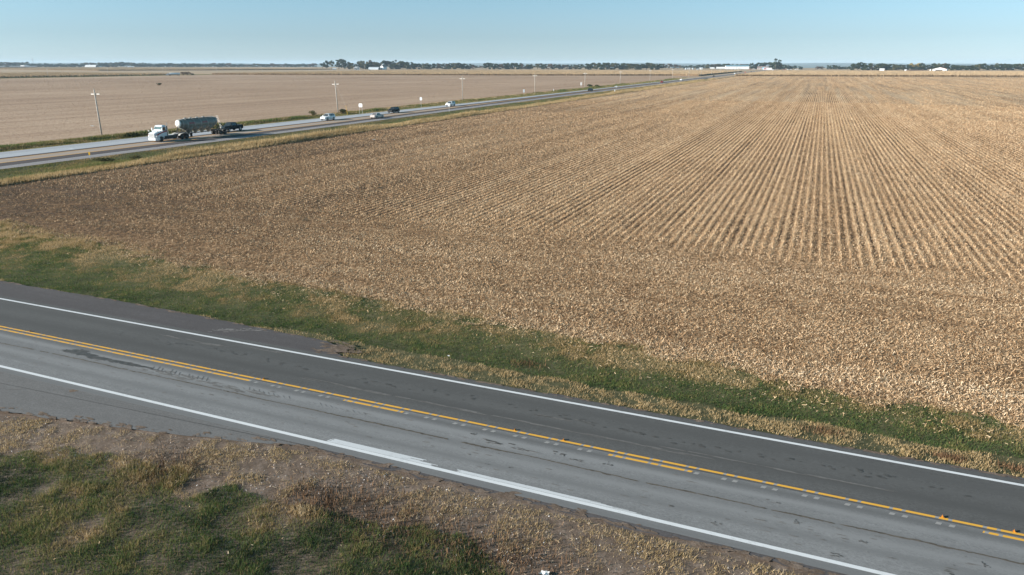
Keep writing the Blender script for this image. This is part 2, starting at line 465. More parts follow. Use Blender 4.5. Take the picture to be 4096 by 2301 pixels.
def strip(name, ka, kb, mat, z=0.0, n=1, zf=None):
    xs0 = hx(ka, hy) if isinstance(ka, str) else np.full(len(hy), ka)
    xs1 = hx(kb, hy) if isinstance(kb, str) else np.full(len(hy), kb)
    X = np.stack([xs0 + (xs1 - xs0) * k / n for k in range(n + 1)]); Y = np.repeat(hy[None], n + 1, 0)
    Z = zf(X, Y) if zf else np.full_like(X, z)
    if zf: Z = Z + 0.04 * (fbm(X * 0.6, Y * 0.6, 9) - 0.5)
    v = np.stack([X, Y, Z], -1).reshape(-1, 3); ny = len(hy)
    f = [(i * ny + j, (i + 1) * ny + j, (i + 1) * ny + j + 1, i * ny + j + 1) for i in range(n) for j in range(ny - 1)]
    me = bpy.data.meshes.new(name); me.from_pydata(v.tolist(), [], f); me.materials.append(mat)
    me.polygons.foreach_set('use_smooth', [True] * len(f)); me.update()
    return tag(link(name, me), kind='structure')


strip('highway_verge', 'inner', FE, M['verge'], n=12, zf=height)
strip('highway_verge', -141.0, 'outer', M['verge'], n=8, zf=height)
# highway pavement bands (flush neighbours, edge to edge)
strip('highway_shoulder', 'outer', 'tone', M['hw_conc'], 0.03)
strip('highway', 'tone', 'dark', M['hw_conc2'], 0.03)
strip('highway', 'dark', 'yl', M['hw_dark'], 0.03)
strip('highway', 'yl', 'yr', M['hw_tan'], 0.03)
strip('highway', 'yr', 'white', M['hw_dark'], 0.03)
strip('highway_shoulder', 'white', 'inner', M['hw_sh'], 0.03)


def hline(k, off, w, mat):
    x = hx(k, hy) + off
    mb = MB()
    for j in range(len(hy) - 1):
        if hy[j] < 1500:
            mb.poly([(x[j] - w / 2, hy[j], 0.036), (x[j] + w / 2, hy[j], 0.036), (x[j + 1] + w / 2, hy[j + 1], 0.036), (x[j + 1] - w / 2, hy[j + 1], 0.036)])
    tag(mb.build('highway_marking', mat), kind='structure')


hline('white', 0, 0.16, M['white_line'])
hline('tone', 0, 0.16, M['white_line'])
hline('yl', 0.0, 0.30, M['yellow_line'])
hline('yr', 0.0, 0.34, M['yellow_line'])
mb = MB()
for t in (92, 110, 128, 146, 164, 182, 205):                       # lane arrows and dashes in the pale turning lane
    mb.poly([(-126.0, t, .036), (-125.85, t, .036), (-125.85, t + 3.2, .036), (-126.0, t + 3.2, .036)])
    mb.poly([(-126.4, t, .036), (-125.925, t - 1.3, .036), (-125.45, t, .036)])
tag(mb.build('highway_marking', M['white_line']), kind='structure')
# gravel road half a mile off
sheet('gravel_road', [-800.5, -793.5], lin(-260, 1700, 30), M['roaddirt'], lambda X, Y: 0.03 + 0 * X)

# ------------------------------------------------------------------ near road
def rsheet(name, pts, mat, z):
    mb = MB(); mb.poly([(a, t, z) for a, t in pts])
    return tag(mb.build(name, mat), kind='structure')


ZR = 0.02


def bandgrid(name, a0, a1, t0, t1, mat, z):
    return sheet(name, lin(a0, a1, 20), lin(t0, t1, 3), mat, lambda X, Y: z + 0 * X)


bandgrid('road', -130, 60, 25.06, 29.14, M['asph_up'], ZR)
bandgrid('road', -130, 60, 20.86, 25.06, M['asph_low'], ZR)


def jag(pts, seed, amp=0.10, step=0.35):
    """ragged pavement edge along a polyline"""
    out = []
    for (a, b) in zip(pts[:-1], pts[1:]):
        n = max(2, int(math.dist(a, b) / step))
        for k in range(n):
            x = a[0] + (b[0] - a[0]) * k / n; y = a[1] + (b[1] - a[1]) * k / n
            out.append((x, y + amp * (float(fbm(x * 1.3, y * 1.3 + seed, seed)) - 0.5) * 2))
    out.append(pts[-1]); return out


up = jag([(-110, 31.5), (-53, 31.45), (-39.4, 31.4), (-33.4, 31.2), (-27.9, 31.0), (-24.2, 30.78)], 3, 0.2, .3) + jag([(-23.9, 30.66), (-22.7, 30.45), (-23.1, 30.1), (-22.4, 29.8), (-22.7, 29.5), (-22.2, 29.35)], 4, 0.22, 0.12)
rsheet('road_shoulder', [(-110, 29.14), (-22.0, 29.14)] + up[::-1], M['asph_apron'], ZR - 0.004)
lo = jag([(-110, 16.5), (-45, 16.9), (-32.6, 18.0), (-28.8, 18.6), (-24.6, 19.25), (-19.7, 20.3), (-17.4, 20.86)], 6, 0.14)
rsheet('road_shoulder', lo + [(-110, 20.86)], M['asph_apron2'], ZR - 0.004)
# ragged asphalt lip beyond the lines
lip = jag([(-17.4, 20.58), (60, 20.58)], 8, 0.24, .22)
rsheet('road_shoulder', lip + [(60, 20.86), (-17.4, 20.86)], M['asph_apron'], ZR - 0.006)
lip2 = jag([(-22.0, 29.26), (60, 29.28)], 12, 0.15, .22)
rsheet('road_shoulder', [(-22.0, 29.14), (60, 29.14)] + lip2[::-1], M['asph_apron'], ZR - 0.006)

ZM = ZR + 0.004
mb = MB()


def seg(mb, a0, a1, t0, t1, z=ZM, sk=0.0):
    mb.poly([(a0, t0, z), (a1, t0, z), (a1 + sk, t1, z), (a0 + sk, t1, z)])


for a in np.arange(-120, 58, 4.0):
    seg(mb, a, a + 4.0, 28.63, 28.79)
    seg(mb, a, a + 4.0, 21.25, 21.43)
tag(mb.build('road_marking', M['white_line']), kind='structure')
mb = MB()
for (a0, a1, wid) in ((-17.4, -11.9, .30), (-11.35, -3.7, .17)):
    for k in range(9):
        t0 = 21.443 + wid * k / 9; f = k / 9
        b0 = a0 + random.uniform(0, .25) + (.3 * f if a0 < -12 else 0); b1 = a1 - random.uniform(.0, .8) - (1.2 + 2.6 * random.random()) * f ** 2 * (1.6 if a0 > -12 else .6)
        seg(mb, b0, b1, t0, t0 + wid / 9, z=ZM + k * 2e-5)
tag(mb.build('road_marking', M['smear']), kind='structure')
# centre lines, cut by pairs of rumble grooves every 1.42 m
PER = 1.42
lowdash = [(-130, -24.4), (-18.9, -15.7), (-6.2, -2.9), (6.7, 9.9), (19, 22.2), (31, 34)]
my = MB(); mp = MB()
for k in range(-92, 42):
    a = -15.45 + k * PER
    for (s, e) in ((a, a + 0.90), (a + 1.02, a + 1.30)):
        seg(my, s, e, 25.17, 25.30, sk=0.05)
        for (d0, d1) in lowdash:
            s2, e2 = max(s, d0), min(e, d1)
            if e2 - s2 > 0.04: seg(my, s2, e2, 24.85, 24.98, sk=0.05)
    for s in (a + 0.90, a + 1.30):
        seg(mp, s, s + 0.12, 25.17, 25.30, sk=0.05)
        if any(d0 <= s <= d1 for d0, d1 in lowdash): seg(mp, s, s + 0.12, 24.85, 24.98, sk=0.05)
        else: seg(mp, s - 0.03, s + 0.14, 24.80, 24.95, sk=0.07)
tag(my.build('road_marking', M['yellow_line']), kind='structure')
tag(mp.build('road_marking', M['pale_mark']), kind='structure')


def blob(mb, cx, cy, rx, ry, z, n=14, j=0.35, tilt=0.0):
    p = []
    for k in range(n):
        q = 2 * math.pi * k / n; r = 1 + random.uniform(-j, j)
        x, y = rx * r * math.cos(q), ry * r * math.sin(q)
        p.append((cx + x * math.cos(tilt) - y * math.sin(tilt), cy + x * math.sin(tilt) + y * math.cos(tilt), z))
    mb.poly(p)


ZS = ZM + 0.003
ms, mf, mc = MB(), MB(), MB()
# long oil smear in the near lane with its tyre-smudged tail
for k in range(46):
    u = k / 45; a = -36.4 + 6.2 * u
    blob(ms, a + random.uniform(-.2, .2), 24.12 - 0.02 * u + random.gauss(0, 0.10 * (1 - u) + .03), random.uniform(.25, .7), random.uniform(.05, .16) * (1.15 - u * .7), ZS + k * 2e-5, 16, 0.45)
for k in range(70):
    u = random.random(); a = -31 + 9 * u
    blob(mf, a, 23.95 + random.gauss(0, 0.13), random.uniform(.08, .45), random.uniform(.015, .05), ZS + k * 2e-5, 10, 0.5)
for k in range(44):                                                   # comb-like tyre scuffs
    a = -30.0 + 0.30 * k; 
    if 12 < k < 20 or 29 < k < 33: continue
    seg(ms if k < 18 else mf, a, a + 0.03, 24.05, 24.05 + random.uniform(.15, .45) * (1 - k / 70), ZS + 0.001, sk=-0.22)
# droplets down the far lane
for k in range(330):
    a = random.uniform(-37, 30); c = float(fbm(a * 0.5, 3.0, 31)); 
    if random.random() > c * 1.3: continue
    r = random.uniform(.02, .075)
    blob(ms, a, 27.2 + random.gauss(0, .13) + 0.15 * math.sin(a * .4), r * random.uniform(1, 2.4), r, ZS + k * 2e-6, 8, .4)
for a, t, rx, ry in ((-9.3, 27.05, .9, .11), (-7.9, 27.2, .5, .08), (-5.8, 27.15, .5, .06), (-12.0, 24.35, .25, .07), (-10.6, 24.1, .85, .14), (-9.3, 23.95, .5, .06), (-8.0, 24.25, .3, .10), (-7.3, 24.0, .3, .07), (-6.0, 24.2, .2, .12),
                     (-9.4, 22.5, .16, .05), (-10.4, 22.4, .14, .03), (-3.2, 22.4, .2, .05), (-1.6, 21.9, .2, .08), (1.0, 23.1, .14, .08), (3.0, 22.8, .16, .07), (5.6, 22.0, .3, .1), (4.6, 23.6, .12, .05), (2.2, 21.7, .22, .1), (6.5, 23.0, .12, .1), (0.2, 24.0, .2, .05), (8.0, 22.4, .2, .07)):
    for q in range(8): blob(ms if q % 2 else mf, a + random.uniform(-rx, rx) * .9, t + random.gauss(0, ry * .6), rx * random.uniform(.08, .38), ry * random.uniform(.15, .45), ZS + q * 5e-5 + .0005, 12, .5)
for k in range(260):
    a = random.uniform(-45, 30); t = random.choice([22.3, 23.2, 24.2, 22.9]) + random.gauss(0, .3)
    blob(mf, a, t, random.uniform(.03, .22), random.uniform(.008, .03), ZS + k * 2e-6, 8, .5)
for a0, t0, L, w in ((-27.5, 28.35, 2.2, .10), (-33.5, 27.9, 5.0, .16), (-22, 26.2, 9, .09), (-14, 26.15, 12, .07), (-4, 26.4, 8, .05)):
    for k in range(int(L * 3)): blob(mf, a0 + random.uniform(0, L), t0 + random.gauss(0, w * .5), random.uniform(.3, .8), random.uniform(.01, .04), ZS + k * 2e-6, 10, .4)
tag(ms.build('road_stain', M['stain']), kind='structure')
tag(mf.build('road_stain', M['stain2']), kind='structure')
mdirt = MB()
for k in range(900):
    e = random.random()
    if e < .45: a, t = random.uniform(-17.6, 30), 20.62 + abs(random.gauss(0, .10))
    elif e < .62: a = random.uniform(-48, -17); t = APR(a) + .12 + abs(random.gauss(0, .18))
    elif e < .80: a, t = random.uniform(-22, 30), 29.24 - abs(random.gauss(0, .07))
    elif e < .88: a = random.uniform(-54, -24); t = float(np.interp(a, [-53, -39.4, -33.4, -27.9, -24], [31.45, 31.4, 31.2, 31.0, 30.75])) - abs(random.gauss(0, .10))
    else: a, t = -22.9 + random.gauss(0, .6), 30.0 + random.gauss(0, .45)
    if t < 29.14 and t > 28.85: continue
    r = random.uniform(.02, .16); blob(mdirt, a, t, r * 1.8, r * .6, ZM + .0015 + k * 2e-6, 9, .5, random.uniform(-.3, .3))
tag(mdirt.build('spilled_soil', M['gravel']), kind='structure')
md = MB()
for k in range(60):
    u = random.random(); blob(md, -31.2 + 2.6 * u + random.gauss(0, .25), 29.7 + 1.1 * u + random.gauss(0, .12), random.uniform(.04, .25), random.uniform(.01, .05), ZS + k * 2e-6, 9, .5, .35)
for k in range(50):
    blob(md, random.uniform(-48, -33), random.uniform(17.6, 20.9), random.uniform(.1, .6), random.uniform(.008, .02), ZS + k * 2e-6, 9, .5, random.uniform(-.2, .6))
tag(md.build('road_stain', paint('pale_dust', (0.155, 0.148, 0.145), 0.9, var=0.15)), kind='structure')
# filled crack wandering down the near lane
a = -60.0
while a < 40:
    L = random.uniform(.15, .5)
    w = 0.018 + 0.045 * float(fbm(a * .8, 1, 44)); t = 23.52 + 0.16 * (float(fbm(a * .22, 9, 45)) - .5) + random.gauss(0, .012)
    if random.random() < .93: blob(mc, a + L / 2, t, L * .62, w, ZS + .0008 + random.random() * 2e-4, 10, .35)
    a += L * .85
tag(mc.build('road_crack', M['crack']), kind='structure')

# ------------------------------------------------------------------ scatter (stuff)
HEAD = math.atan2(math.cos(YAW), -math.sin(YAW))


def sector(n, r0, r1, p, half=R(51)):
    """points in the part of the land the drone can see (plus a margin); density falls as r**-p"""
    if half > R(45): n = int(n * 1.3)
    u = rng.random(n)
    e = 2 - p
    r = (r0 ** e + u * (r1 ** e - r0 ** e)) ** (1 / e)
    q = HEAD + rng.uniform(-half, half, n)
    return r * np.cos(q), r * np.sin(q)


def flakes(x, y, z, L, W, pitch=0.35, yaw=None):
    n = len(x); yaw = rng.uniform(0, 2 * math.pi, n) if yaw is None else yaw
    p = rng.normal(0, pitch, n); ro = rng.normal(0, 0.5, n)
    u = np.stack([np.cos(yaw) * np.cos(p), np.sin(yaw) * np.cos(p), np.sin(p)], -1) * (L / 2)[:, None]
    v = np.stack([-np.sin(yaw) * np.cos(ro), np.cos(yaw) * np.cos(ro), np.sin(ro)], -1) * (W / 2)[:, None]
    c = np.stack([x, y, z + np.abs(u[:, 2]) + np.abs(v[:, 2]) + 0.008], -1)
    return np.stack([c - u - v * .7, c + u - v, c + u * .9 + v * .5, c - u + v], 1)


def blades(x, y, z, h, w, lean=0.5, dirx=0.0, diry=0.0):
    n = len(x); yaw = rng.uniform(0, 2 * math.pi, n)
    d = np.stack([np.cos(yaw), np.sin(yaw), 0 * yaw], -1) * (w / 2)[:, None]
    b = np.stack([x, y, z - 0.02], -1)
    k = rng.uniform(0, 2 * math.pi, n); m = np.abs(rng.normal(0, lean, n)) * h
    tip = b + np.stack([np.cos(k) * m + dirx * h, np.sin(k) * m + diry * h, h], -1)
    return np.stack([b - d, b + d, tip], 1)


def stuff(name, V, sh, mat): return tag(np_mesh(name, V, np.clip(sh, 0, 1), mat), kind='stuff')


# corn residue on the harvested field
def rowamp(x, y):
    """how bare the gap between the rows is: changes from row to row and along the row"""
    r = np.floor(x / ROW)
    a = vnoise(r * 0.61 + 0 * x, y * .010, 23); b = vnoise(r * 0.17, y * .012, 27)
    c = vnoise(r * 1.0 + .5, y * .03, 36)
    return np.clip(a * .8 + b * .9 + c * .7 - .82, 0, 1) * 1.15


def passes(x, y):
    """machine passes: groups of rows left barer or more littered, running the length of the field"""
    return vnoise(x * .80, y * .008, 32) * .55 + vnoise(x * .34, y * .006, 33) * .32 + vnoise(x * .11, y * .004, 34) * .13


def residue():
    out, shs = [], []
    x, y = sector(3000000, 34, 320, 1.5)
    edge = tb(x) + (fbm(x * .5, y * .5, 21) - .5) * 4.2
    k = (x > FE + (fbm(x * .3, y * .3, 22) - .5) * 3) & (y > edge - .3)
    x, y = x[k], y[k]
    wob = (vnoise(x * .5, y * .05, 37) - .5) * .34
    gap = np.clip(np.cos(2 * math.pi * (x / ROW + .5 + wob)) * 1.6 - .30 - .55 * np.clip((x + 25) / 35, 0, 1), 0, 1)       # 1 in the middle of the gap
    zone = np.clip((y - 55 - 9 * fbm(x * .1, 0 * x, 28)) / 9, 0, 1)
    patch = fbm(x * .16, y * .16, 24); big = fbm(x * .045, y * .045, 29)
    head = fbm(x * .03, y * .8, 35)                                               # headland rows run along the road
    ps = passes(x, y) * zone + head * (1 - zone)
    west = np.clip((x + 92) / 62, 0, 1)  # thins and darkens flakes westward, painting in their backlit shade
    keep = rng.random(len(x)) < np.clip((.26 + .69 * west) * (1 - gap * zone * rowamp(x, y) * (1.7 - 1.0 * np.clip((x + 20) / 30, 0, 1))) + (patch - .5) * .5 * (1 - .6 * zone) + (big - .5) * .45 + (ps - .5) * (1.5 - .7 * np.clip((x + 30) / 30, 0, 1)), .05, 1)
    x, y, patch, west, ps = x[keep], y[keep], patch[keep], west[keep], ps[keep]
    d = dist(x, y); n = len(x); g = 1 + np.clip(d - 50, 0, 300) / 210
    L = rng.gamma(3.2, .030, n).clip(.035, .24) * g; W = rng.uniform(.011, .038, n) * g
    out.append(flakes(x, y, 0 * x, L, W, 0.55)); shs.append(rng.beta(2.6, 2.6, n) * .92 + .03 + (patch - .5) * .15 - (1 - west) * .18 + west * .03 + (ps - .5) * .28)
    # stubble stalks standing along the rows
    x, y = sector(260000, 58, 240, 1.3)
    x = np.round(x / ROW) * ROW + rng.normal(0, .05, len(x))
    k = (x > FE + .5) & (y > 60 + rng.normal(0, 1.5, len(x))); x, y = x[k], y[k]
    d = dist(x, y); n = len(x)
    V = blades(x, y, 0 * x, rng.uniform(.10, .28, n), rng.uniform(.02, .04, n) * (1 + d / 90), .45)
    shs.append(.15 + rng.beta(2, 2, n) * .75); out.append(np.concatenate([V, V[:, 2:3]], 1))
    # coarser trash further out
    x, y = sector(1700000, 190, 1000, 1.25)
    x = np.round(x / ROW) * ROW + rng.normal(0, .12, len(x))
    k = (x > FE + .5) & (y < 952) & (rng.random(len(x)) < np.clip((dist(x, y) - 180) / 130, .1, 1)); x, y = x[k], y[k]
    ps = passes(x, y)
    k = rng.random(len(x)) < np.clip(1.0 - rowamp(x, y) * 1.0 + (ps - .5) * .4, .06, 1); x, y, ps = x[k], y[k], ps[k]
    n = len(x); g = .8 + dist(x, y) / 900
    out.append(flakes(x, y, 0 * x, rng.uniform(.12, .34, n) * g, rng.uniform(.05, .13, n) * g, .35)); shs.append(.28 + .52 * rng.beta(2.2, 2, n) + (ps - .5) * .12)
    V = np.concatenate(out); s = np.concatenate(shs)
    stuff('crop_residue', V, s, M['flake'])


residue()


def bean_residue():
    x, y = sector(800000, 125, 900, 1.1, R(40))
    k = (x < -140.5) & (x > -792) & (y < 940); x, y = x[k], y[k]
    st = vnoise(x * .45, y * .006, 61) * .6 + vnoise(x * .14, y * .004, 62) * .4; k = rng.random(len(x)) < .10 + st * 1.1; x, y, st = x[k], y[k], st[k]
    n = len(x); g = .7 + dist(x, y) / 500
    stuff('bean_residue', flakes(x, y, 0 * x, rng.uniform(.08, .26, n) * g, rng.uniform(.025, .06, n) * g, .25), .25 + .42 * rng.beta(2, 2, n) + (st - .5) * .35, M['soyflake'])


bean_residue()


# husks and leaves blown over the green verge
def husks():
    n = 15000
    x = rng.uniform(-70, 26, n); y = tb(x) + .8 - np.abs(rng.normal(0, 1.9, n))
    k = (y > 32.4) & (rng.random(n) < .25 + fbm(x * .4, y * .6, 71)); x, y = x[k], y[k]; n = len(x)
    V1 = flakes(x, y, height(x, y) + .09, rng.gamma(3, .032, n).clip(.04, .20), rng.uniform(.014, .036, n), .45); s1 = .38 + .45 * rng.random(n)
    n = 260
    x = rng.uniform(-34, 12, n); y = rng.uniform(9, 17, n)
    V2 = flakes(x, y, height(x, y) + .16, rng.uniform(.05, .15, n), rng.uniform(.010, .028, n), .5); s2 = .5 + .4 * rng.random(n)
    n = 10000                                                         # straw litter on the gravel shoulder
    x = rng.uniform(-48, 16, n); y = gl(x) + (APR(x) - gl(x)) * rng.random(n)
    k = rng.random(n) < fbm(x * .7, y * .9, 73) * 1.1; x, y = x[k], y[k]; n = len(x)
    V3 = flakes(x, y, height(x, y) + .012, rng.uniform(.05, .18, n), rng.uniform(.006, .014, n), .3); s3 = .35 + .6 * rng.random(n)
    stuff('husk_litter', np.concatenate([V1, V2, V3]), np.concatenate([s1, s2, s3]), M['flake'])


husks()


def shoulder_stones():
    n = 9000
    x = rng.uniform(-48, 18, n); y = gl(x) - .5 + (APR(x) + .4 - gl(x)) * rng.random(n)
    k = rng.random(n) < np.clip(fbm(x * .5, y * .5, 75) * 1.6 - .35, 0, 1); x, y = x[k], y[k]; n = len(x)
    stuff('shoulder_stones', flakes(x, y, height(x, y), rng.uniform(.02, .06, n), rng.uniform(.02, .05, n), .6), rng.random(n), ramp_mat('pale_gravel', [(0, (.12, .105, .095)), (.7, (.33, .31, .30)), (1, (.62, .62, .63))]))


shoulder_stones()


def verge_grass():
    # ---- verge between the near road and the stubble
    n = 566000
    x = rng.uniform(-74, 36, n); k0 = tb(x)
    y = 29.3 + (k0 + 1.6 - 29.3) * rng.random(n)
    inner = np.where(x < -22.5, 31.7, 31.45) + (fbm(x * .5, 2 + 0 * x, 81) - .5) * 1.0     # where the green begins
    edge = k0 + (fbm(x * .5, y * .5, 21) - .5) * 4.2
    strip_ = y < inner
    apron = y < np.interp(x, [-110, -53, -39.4, -33.4, -27.9, -23.6, -22.6, -22.1, -22.0], [31.5, 31.45, 31.4, 31.2, 31.0, 30.75, 30.1, 29.5, 29.2])
    pat = fbm(x * .35, y * .55, 82); pat2 = fbm(x * 1.4, y * 1.4, 83)
    q = (y - inner) / np.maximum(edge - inner, .5)
    dens = np.where(strip_, .06 + np.clip(pat2 * 2.2 - .85, 0, .70), np.where(q < 1.0, .55 + .45 * pat2, .25 * np.exp(-(q - 1) * 6)))
    k = (rng.random(n) < dens) & ~apron & (y > 29.32 + .12 * pat2)
    x, y, q, strip_, pat, pat2 = (v[k] for v in (x, y, q, strip_, pat, pat2)); n = len(x)
    sh = np.where(strip_, .60 + .27 * rng.random(n),
                  (.08 + .20 * rng.random(n)) + (pat2 - .5) * .42 + np.clip(pat - .42, 0, 1) * 1.7 * np.clip(q * 2.0 - .25, 0, 1) + np.clip(q - .45, 0, 1) * .55 * (pat2 > .40) + np.clip(pat2 - .55, 0, 1) * .3 + (rng.random(n) < .04 + .14 * np.clip(q, 0, 1)) * .35)
    left = np.clip((-52 - x) / 10, 0, 1) * np.clip((y - 37) / 4, 0, 1)
    sh = np.where(strip_, sh, np.minimum(sh + left * .10, .68 + .14 * rng.random(n)))
    h = np.where(strip_, rng.uniform(.05, .17, n), rng.uniform(.05, .13, n) * (.8 + .5 * pat2)) * (1 + left * 1.2)
    w = rng.uniform(.014, .032, n) * (1 + dist(x, y) / 120)
    stuff('verge_grass', blades(x, y, height(x, y), h, w, .55, .12, .06), sh, M['grass'])
    # ---- bank below the near road
    n = 640000
    x = rng.uniform(-37, 14, n); y = rng.uniform(8.5, 20.7, n)
    g0 = gl(x) + (fbm(x * .5, y * .5, 91) - .5) * 2.6
    pat = fbm(x * .30, y * .42, 92); pat2 = fbm(x * 1.7, y * 1.7, 93); pat3 = fbm(x * .8, y * 1.0, 94)
    low = y < g0
    apr = APR(x)
    tuft = np.clip((pat2 * pat3 * 4.6) - .80, 0, .85)
    fringe = np.exp(-np.abs(y - (20.05 + .25 * np.sin(x * .8))) * 6) * (x > -17) * np.clip(pat3 * 2.2 - .7, 0, 1) * .9
    dens = np.where(low, .5 + .5 * pat2, np.maximum(tuft * .62, fringe))
    k = (rng.random(n) < dens) & (y < apr)
    x, y, low, pat, pat2, g0, pat3 = (v[k] for v in (x, y, low, pat, pat2, g0, pat3)); n = len(x)
    band = np.exp(-((g0 - y) / 1.0) ** 2)
    cl = np.clip(fbm(x * 1.15, y * 1.5, 95) * 2.6 - .85, 0, 1)
    sh = np.where(low, -.05 + .24 * rng.random(n) + np.clip(pat - .44, 0, 1) * 1.2 + np.clip(pat3 - .58, 0, 1) * 1.1 + (pat2 - .5) * .30 - (1 - cl) * .05 + band * .28 * (pat3 > .42) + (rng.random(n) < .13) * .34, .56 + .36 * rng.random(n))
    h = np.where(low, rng.uniform(.10, .30, n) * (.32 + .34 * pat2 + .42 * cl), rng.uniform(.05, .17, n))
    w = np.where(low, rng.uniform(.012, .026, n), rng.uniform(.010, .022, n))
    stuff('verge_grass', blades(x, y, height(x, y), h, w, .6, .15, .10), sh, M['grass'])
    # ---- rusty dead weeds
    xs, ys = [], []
    for (px, py, r, m) in ((3800, 1820, .32, 420), (3300, 1712, .45, 300), (2110, 1440, .5, 260), (4060, 1860, .4, 240), (1500, 2060, 1.5, 1500), (1330, 2000, 1.0, 600), (2130, 2240, 1.1, 900), (1700, 2130, 1.2, 600), (1900, 2200, 1.0, 600), (700, 1850, .9, 500), (1240, 1990, .7, 400), (620, 1900, .7, 350)):
        cx, cy = at(px, py); xs.append(cx + rng.normal(0, r, m)); ys.append(cy + rng.normal(0, r * .6, m))
    x = np.concatenate(xs); y = np.concatenate(ys); n = len(x)
    stuff('dead_weeds', blades(x, y, height(x, y), rng.uniform(.12, .30, n), rng.uniform(.012, .03, n), .5), rng.random(n), M['rust'])


verge_grass()


def highway_grass():
    # mown green slope, tall golden grass along the field edge
    n = 420000
    y = 40 + (760 - 40) * rng.random(n) ** 2.2
    i = hx('inner', y); x = i + (FE + .8 - i) * rng.random(n)
    u = (x - i) / (FE - i) + (fbm(x * .25, y * .06, 101) - .5) * .28
    ridge = np.exp(-((u - .84) / .10) ** 2); pat = fbm(x * .5, y * .12, 102); pat2 = fbm(x * 1.2, y * .6, 103)
    gold = np.clip((u - .66 - .16 * np.clip((92 - y) / 22, 0, 1)) / .10, 0, 1)
    dens = np.where(gold > .5, .42 + .5 * pat2, .34 + .5 * pat2); k = rng.random(n) < dens
    x, y, u, ridge, pat, pat2, gold = (v[k] for v in (x, y, u, ridge, pat, pat2, gold)); n = len(x)
    d = dist(x, y)
    h = (rng.uniform(.05, .16, n) * (.6 + .9 * pat2)) * (1 - gold) + gold * (rng.uniform(.30, .65, n) + ridge * rng.uniform(.3, 1.0, n) * np.clip(fbm(x * .2, y * .05, 104) * 2.4 - .5, 0, 1.2))
    mound = np.exp(-(((x + 103.4) / 3.2) ** 2 + ((y - 79.5) / 5.5) ** 2)); h = h + mound * .5
    w = rng.uniform(.02, .05, n) * (1 + d / 75)
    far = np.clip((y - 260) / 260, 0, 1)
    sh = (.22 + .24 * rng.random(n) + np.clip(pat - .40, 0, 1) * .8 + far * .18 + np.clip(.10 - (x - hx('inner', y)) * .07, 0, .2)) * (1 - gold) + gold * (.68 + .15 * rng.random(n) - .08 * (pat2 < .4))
    stuff('highway_grass', blades(x, y, height(x, y), h, w, .4, .15, .05), sh, M['grass'])
    # weeds on the far side
    n = 260000
    y = 70 + (830 - 70) * rng.random(n) ** 2.0
    o = hx('outer', y); x = -141.8 + (o + 141.5) * rng.random(n)
    u = (x + 141.5) / (o + 141.5)
    pat = fbm(x * .2, y * .07, 111); pat2 = fbm(x * .8, y * .3, 112)
    k = rng.random(n) < .30 + .6 * pat2; x, y, u, pat, pat2 = (v[k] for v in (x, y, u, pat, pat2)); n = len(x)
    rank = np.exp(-((u - .22) / .22) ** 2) * np.clip(pat * 3.2 - 1.35, 0, 1.2)
    h = rng.uniform(.08, .26, n) + rank * rng.uniform(.2, .9, n)
    w = rng.uniform(.03, .07, n) * (1 + dist(x, y) / 90)
    sh = .20 + .24 * rng.random(n) + np.clip(pat2 - .42, 0, 1) * .9 - rank * .12 + (rng.random(n) < .12) * .35 + np.clip(.28 - u, 0, 1) * .8 * (pat < .45)
    stuff('highway_grass', blades(x, y, height(x, y), h, w, .35), sh, M['grass'])
    # weedy fringe of the gravel road
    n = 26000
    y = rng.uniform(380, 1000, n); x = np.where(rng.random(n) < .5, rng.uniform(-793, -786, n), rng.uniform(-811, -801, n))
    k = rng.random(n) < .3 + fbm(x * .1, y * .03, 115); x, y = x[k], y[k]; n = len(x)
    stuff('highway_grass', blades(x, y, 0 * x, rng.uniform(.2, .6, n), rng.uniform(.3, .8, n), .3), .12 + .5 * rng.random(n), M['grass'])


highway_grass()


# ------------------------------------------------------------------ standing corn
def inpoly(x, y, P):
    r = np.zeros(len(x), bool); j = len(P) - 1
    for i in range(len(P)):
        (xi, yi), (xj, yj) = P[i], P[j]
        c = ((yi > y) != (yj > y)) & (x < (xj - xi) * (y - yi) / (yj - yi + 1e-9) + xi)
        r ^= c; j = i
    return r


def corn(P, n, front, hgt=2.4):
    """standing corn: stalk clumps over the polygon P, denser along its visible front edge"""
    xs = [p[0] for p in P]; ys = [p[1] for p in P]
    x = rng.uniform(min(xs), max(xs), n); y = rng.uniform(min(ys), max(ys), n)
    k = inpoly(x, y, P); x, y = x[k], y[k]
    fx, fy = [], []
    for (p, q) in zip(front[:-1], front[1:]):
        m = int(math.dist(p, q) * 14); u = rng.random(m); dx, dy = q[0] - p[0], q[1] - p[1]; L = math.hypot(dx, dy)
        o = rng.random(m) ** 1.5 * 7
        fx.append(p[0] + dx * u - dy / L * o); fy.append(p[1] + dy * u + dx / L * o)
    x = np.concatenate([x] + fx); y = np.concatenate([y] + fy); m = len(x)
    h = hgt * rng.uniform(.86, 1.06, m) * (.95 + .1 * fbm(x * .05, y * .05, 121))
    V = blades(x, y, 0 * x, h, rng.uniform(.4, 1.0, m), .08)
    tipw = (V[:, 1] - V[:, 0]) * rng.uniform(.2, .6, m)[:, None]
    V = np.concatenate([V, (V[:, 2] - tipw)[:, None]], 1)
    stuff('standing_corn', V, .30 + .5 * rng.beta(2, 2, m), M['corn'])
    mb = MB()
    mb.loft([[(a, b, 0.0) for a, b in P], [(a, b, hgt * .62) for a, b in P]], 0)
    tag(mb.build('standing_corn', M['corn']), kind='stuff')


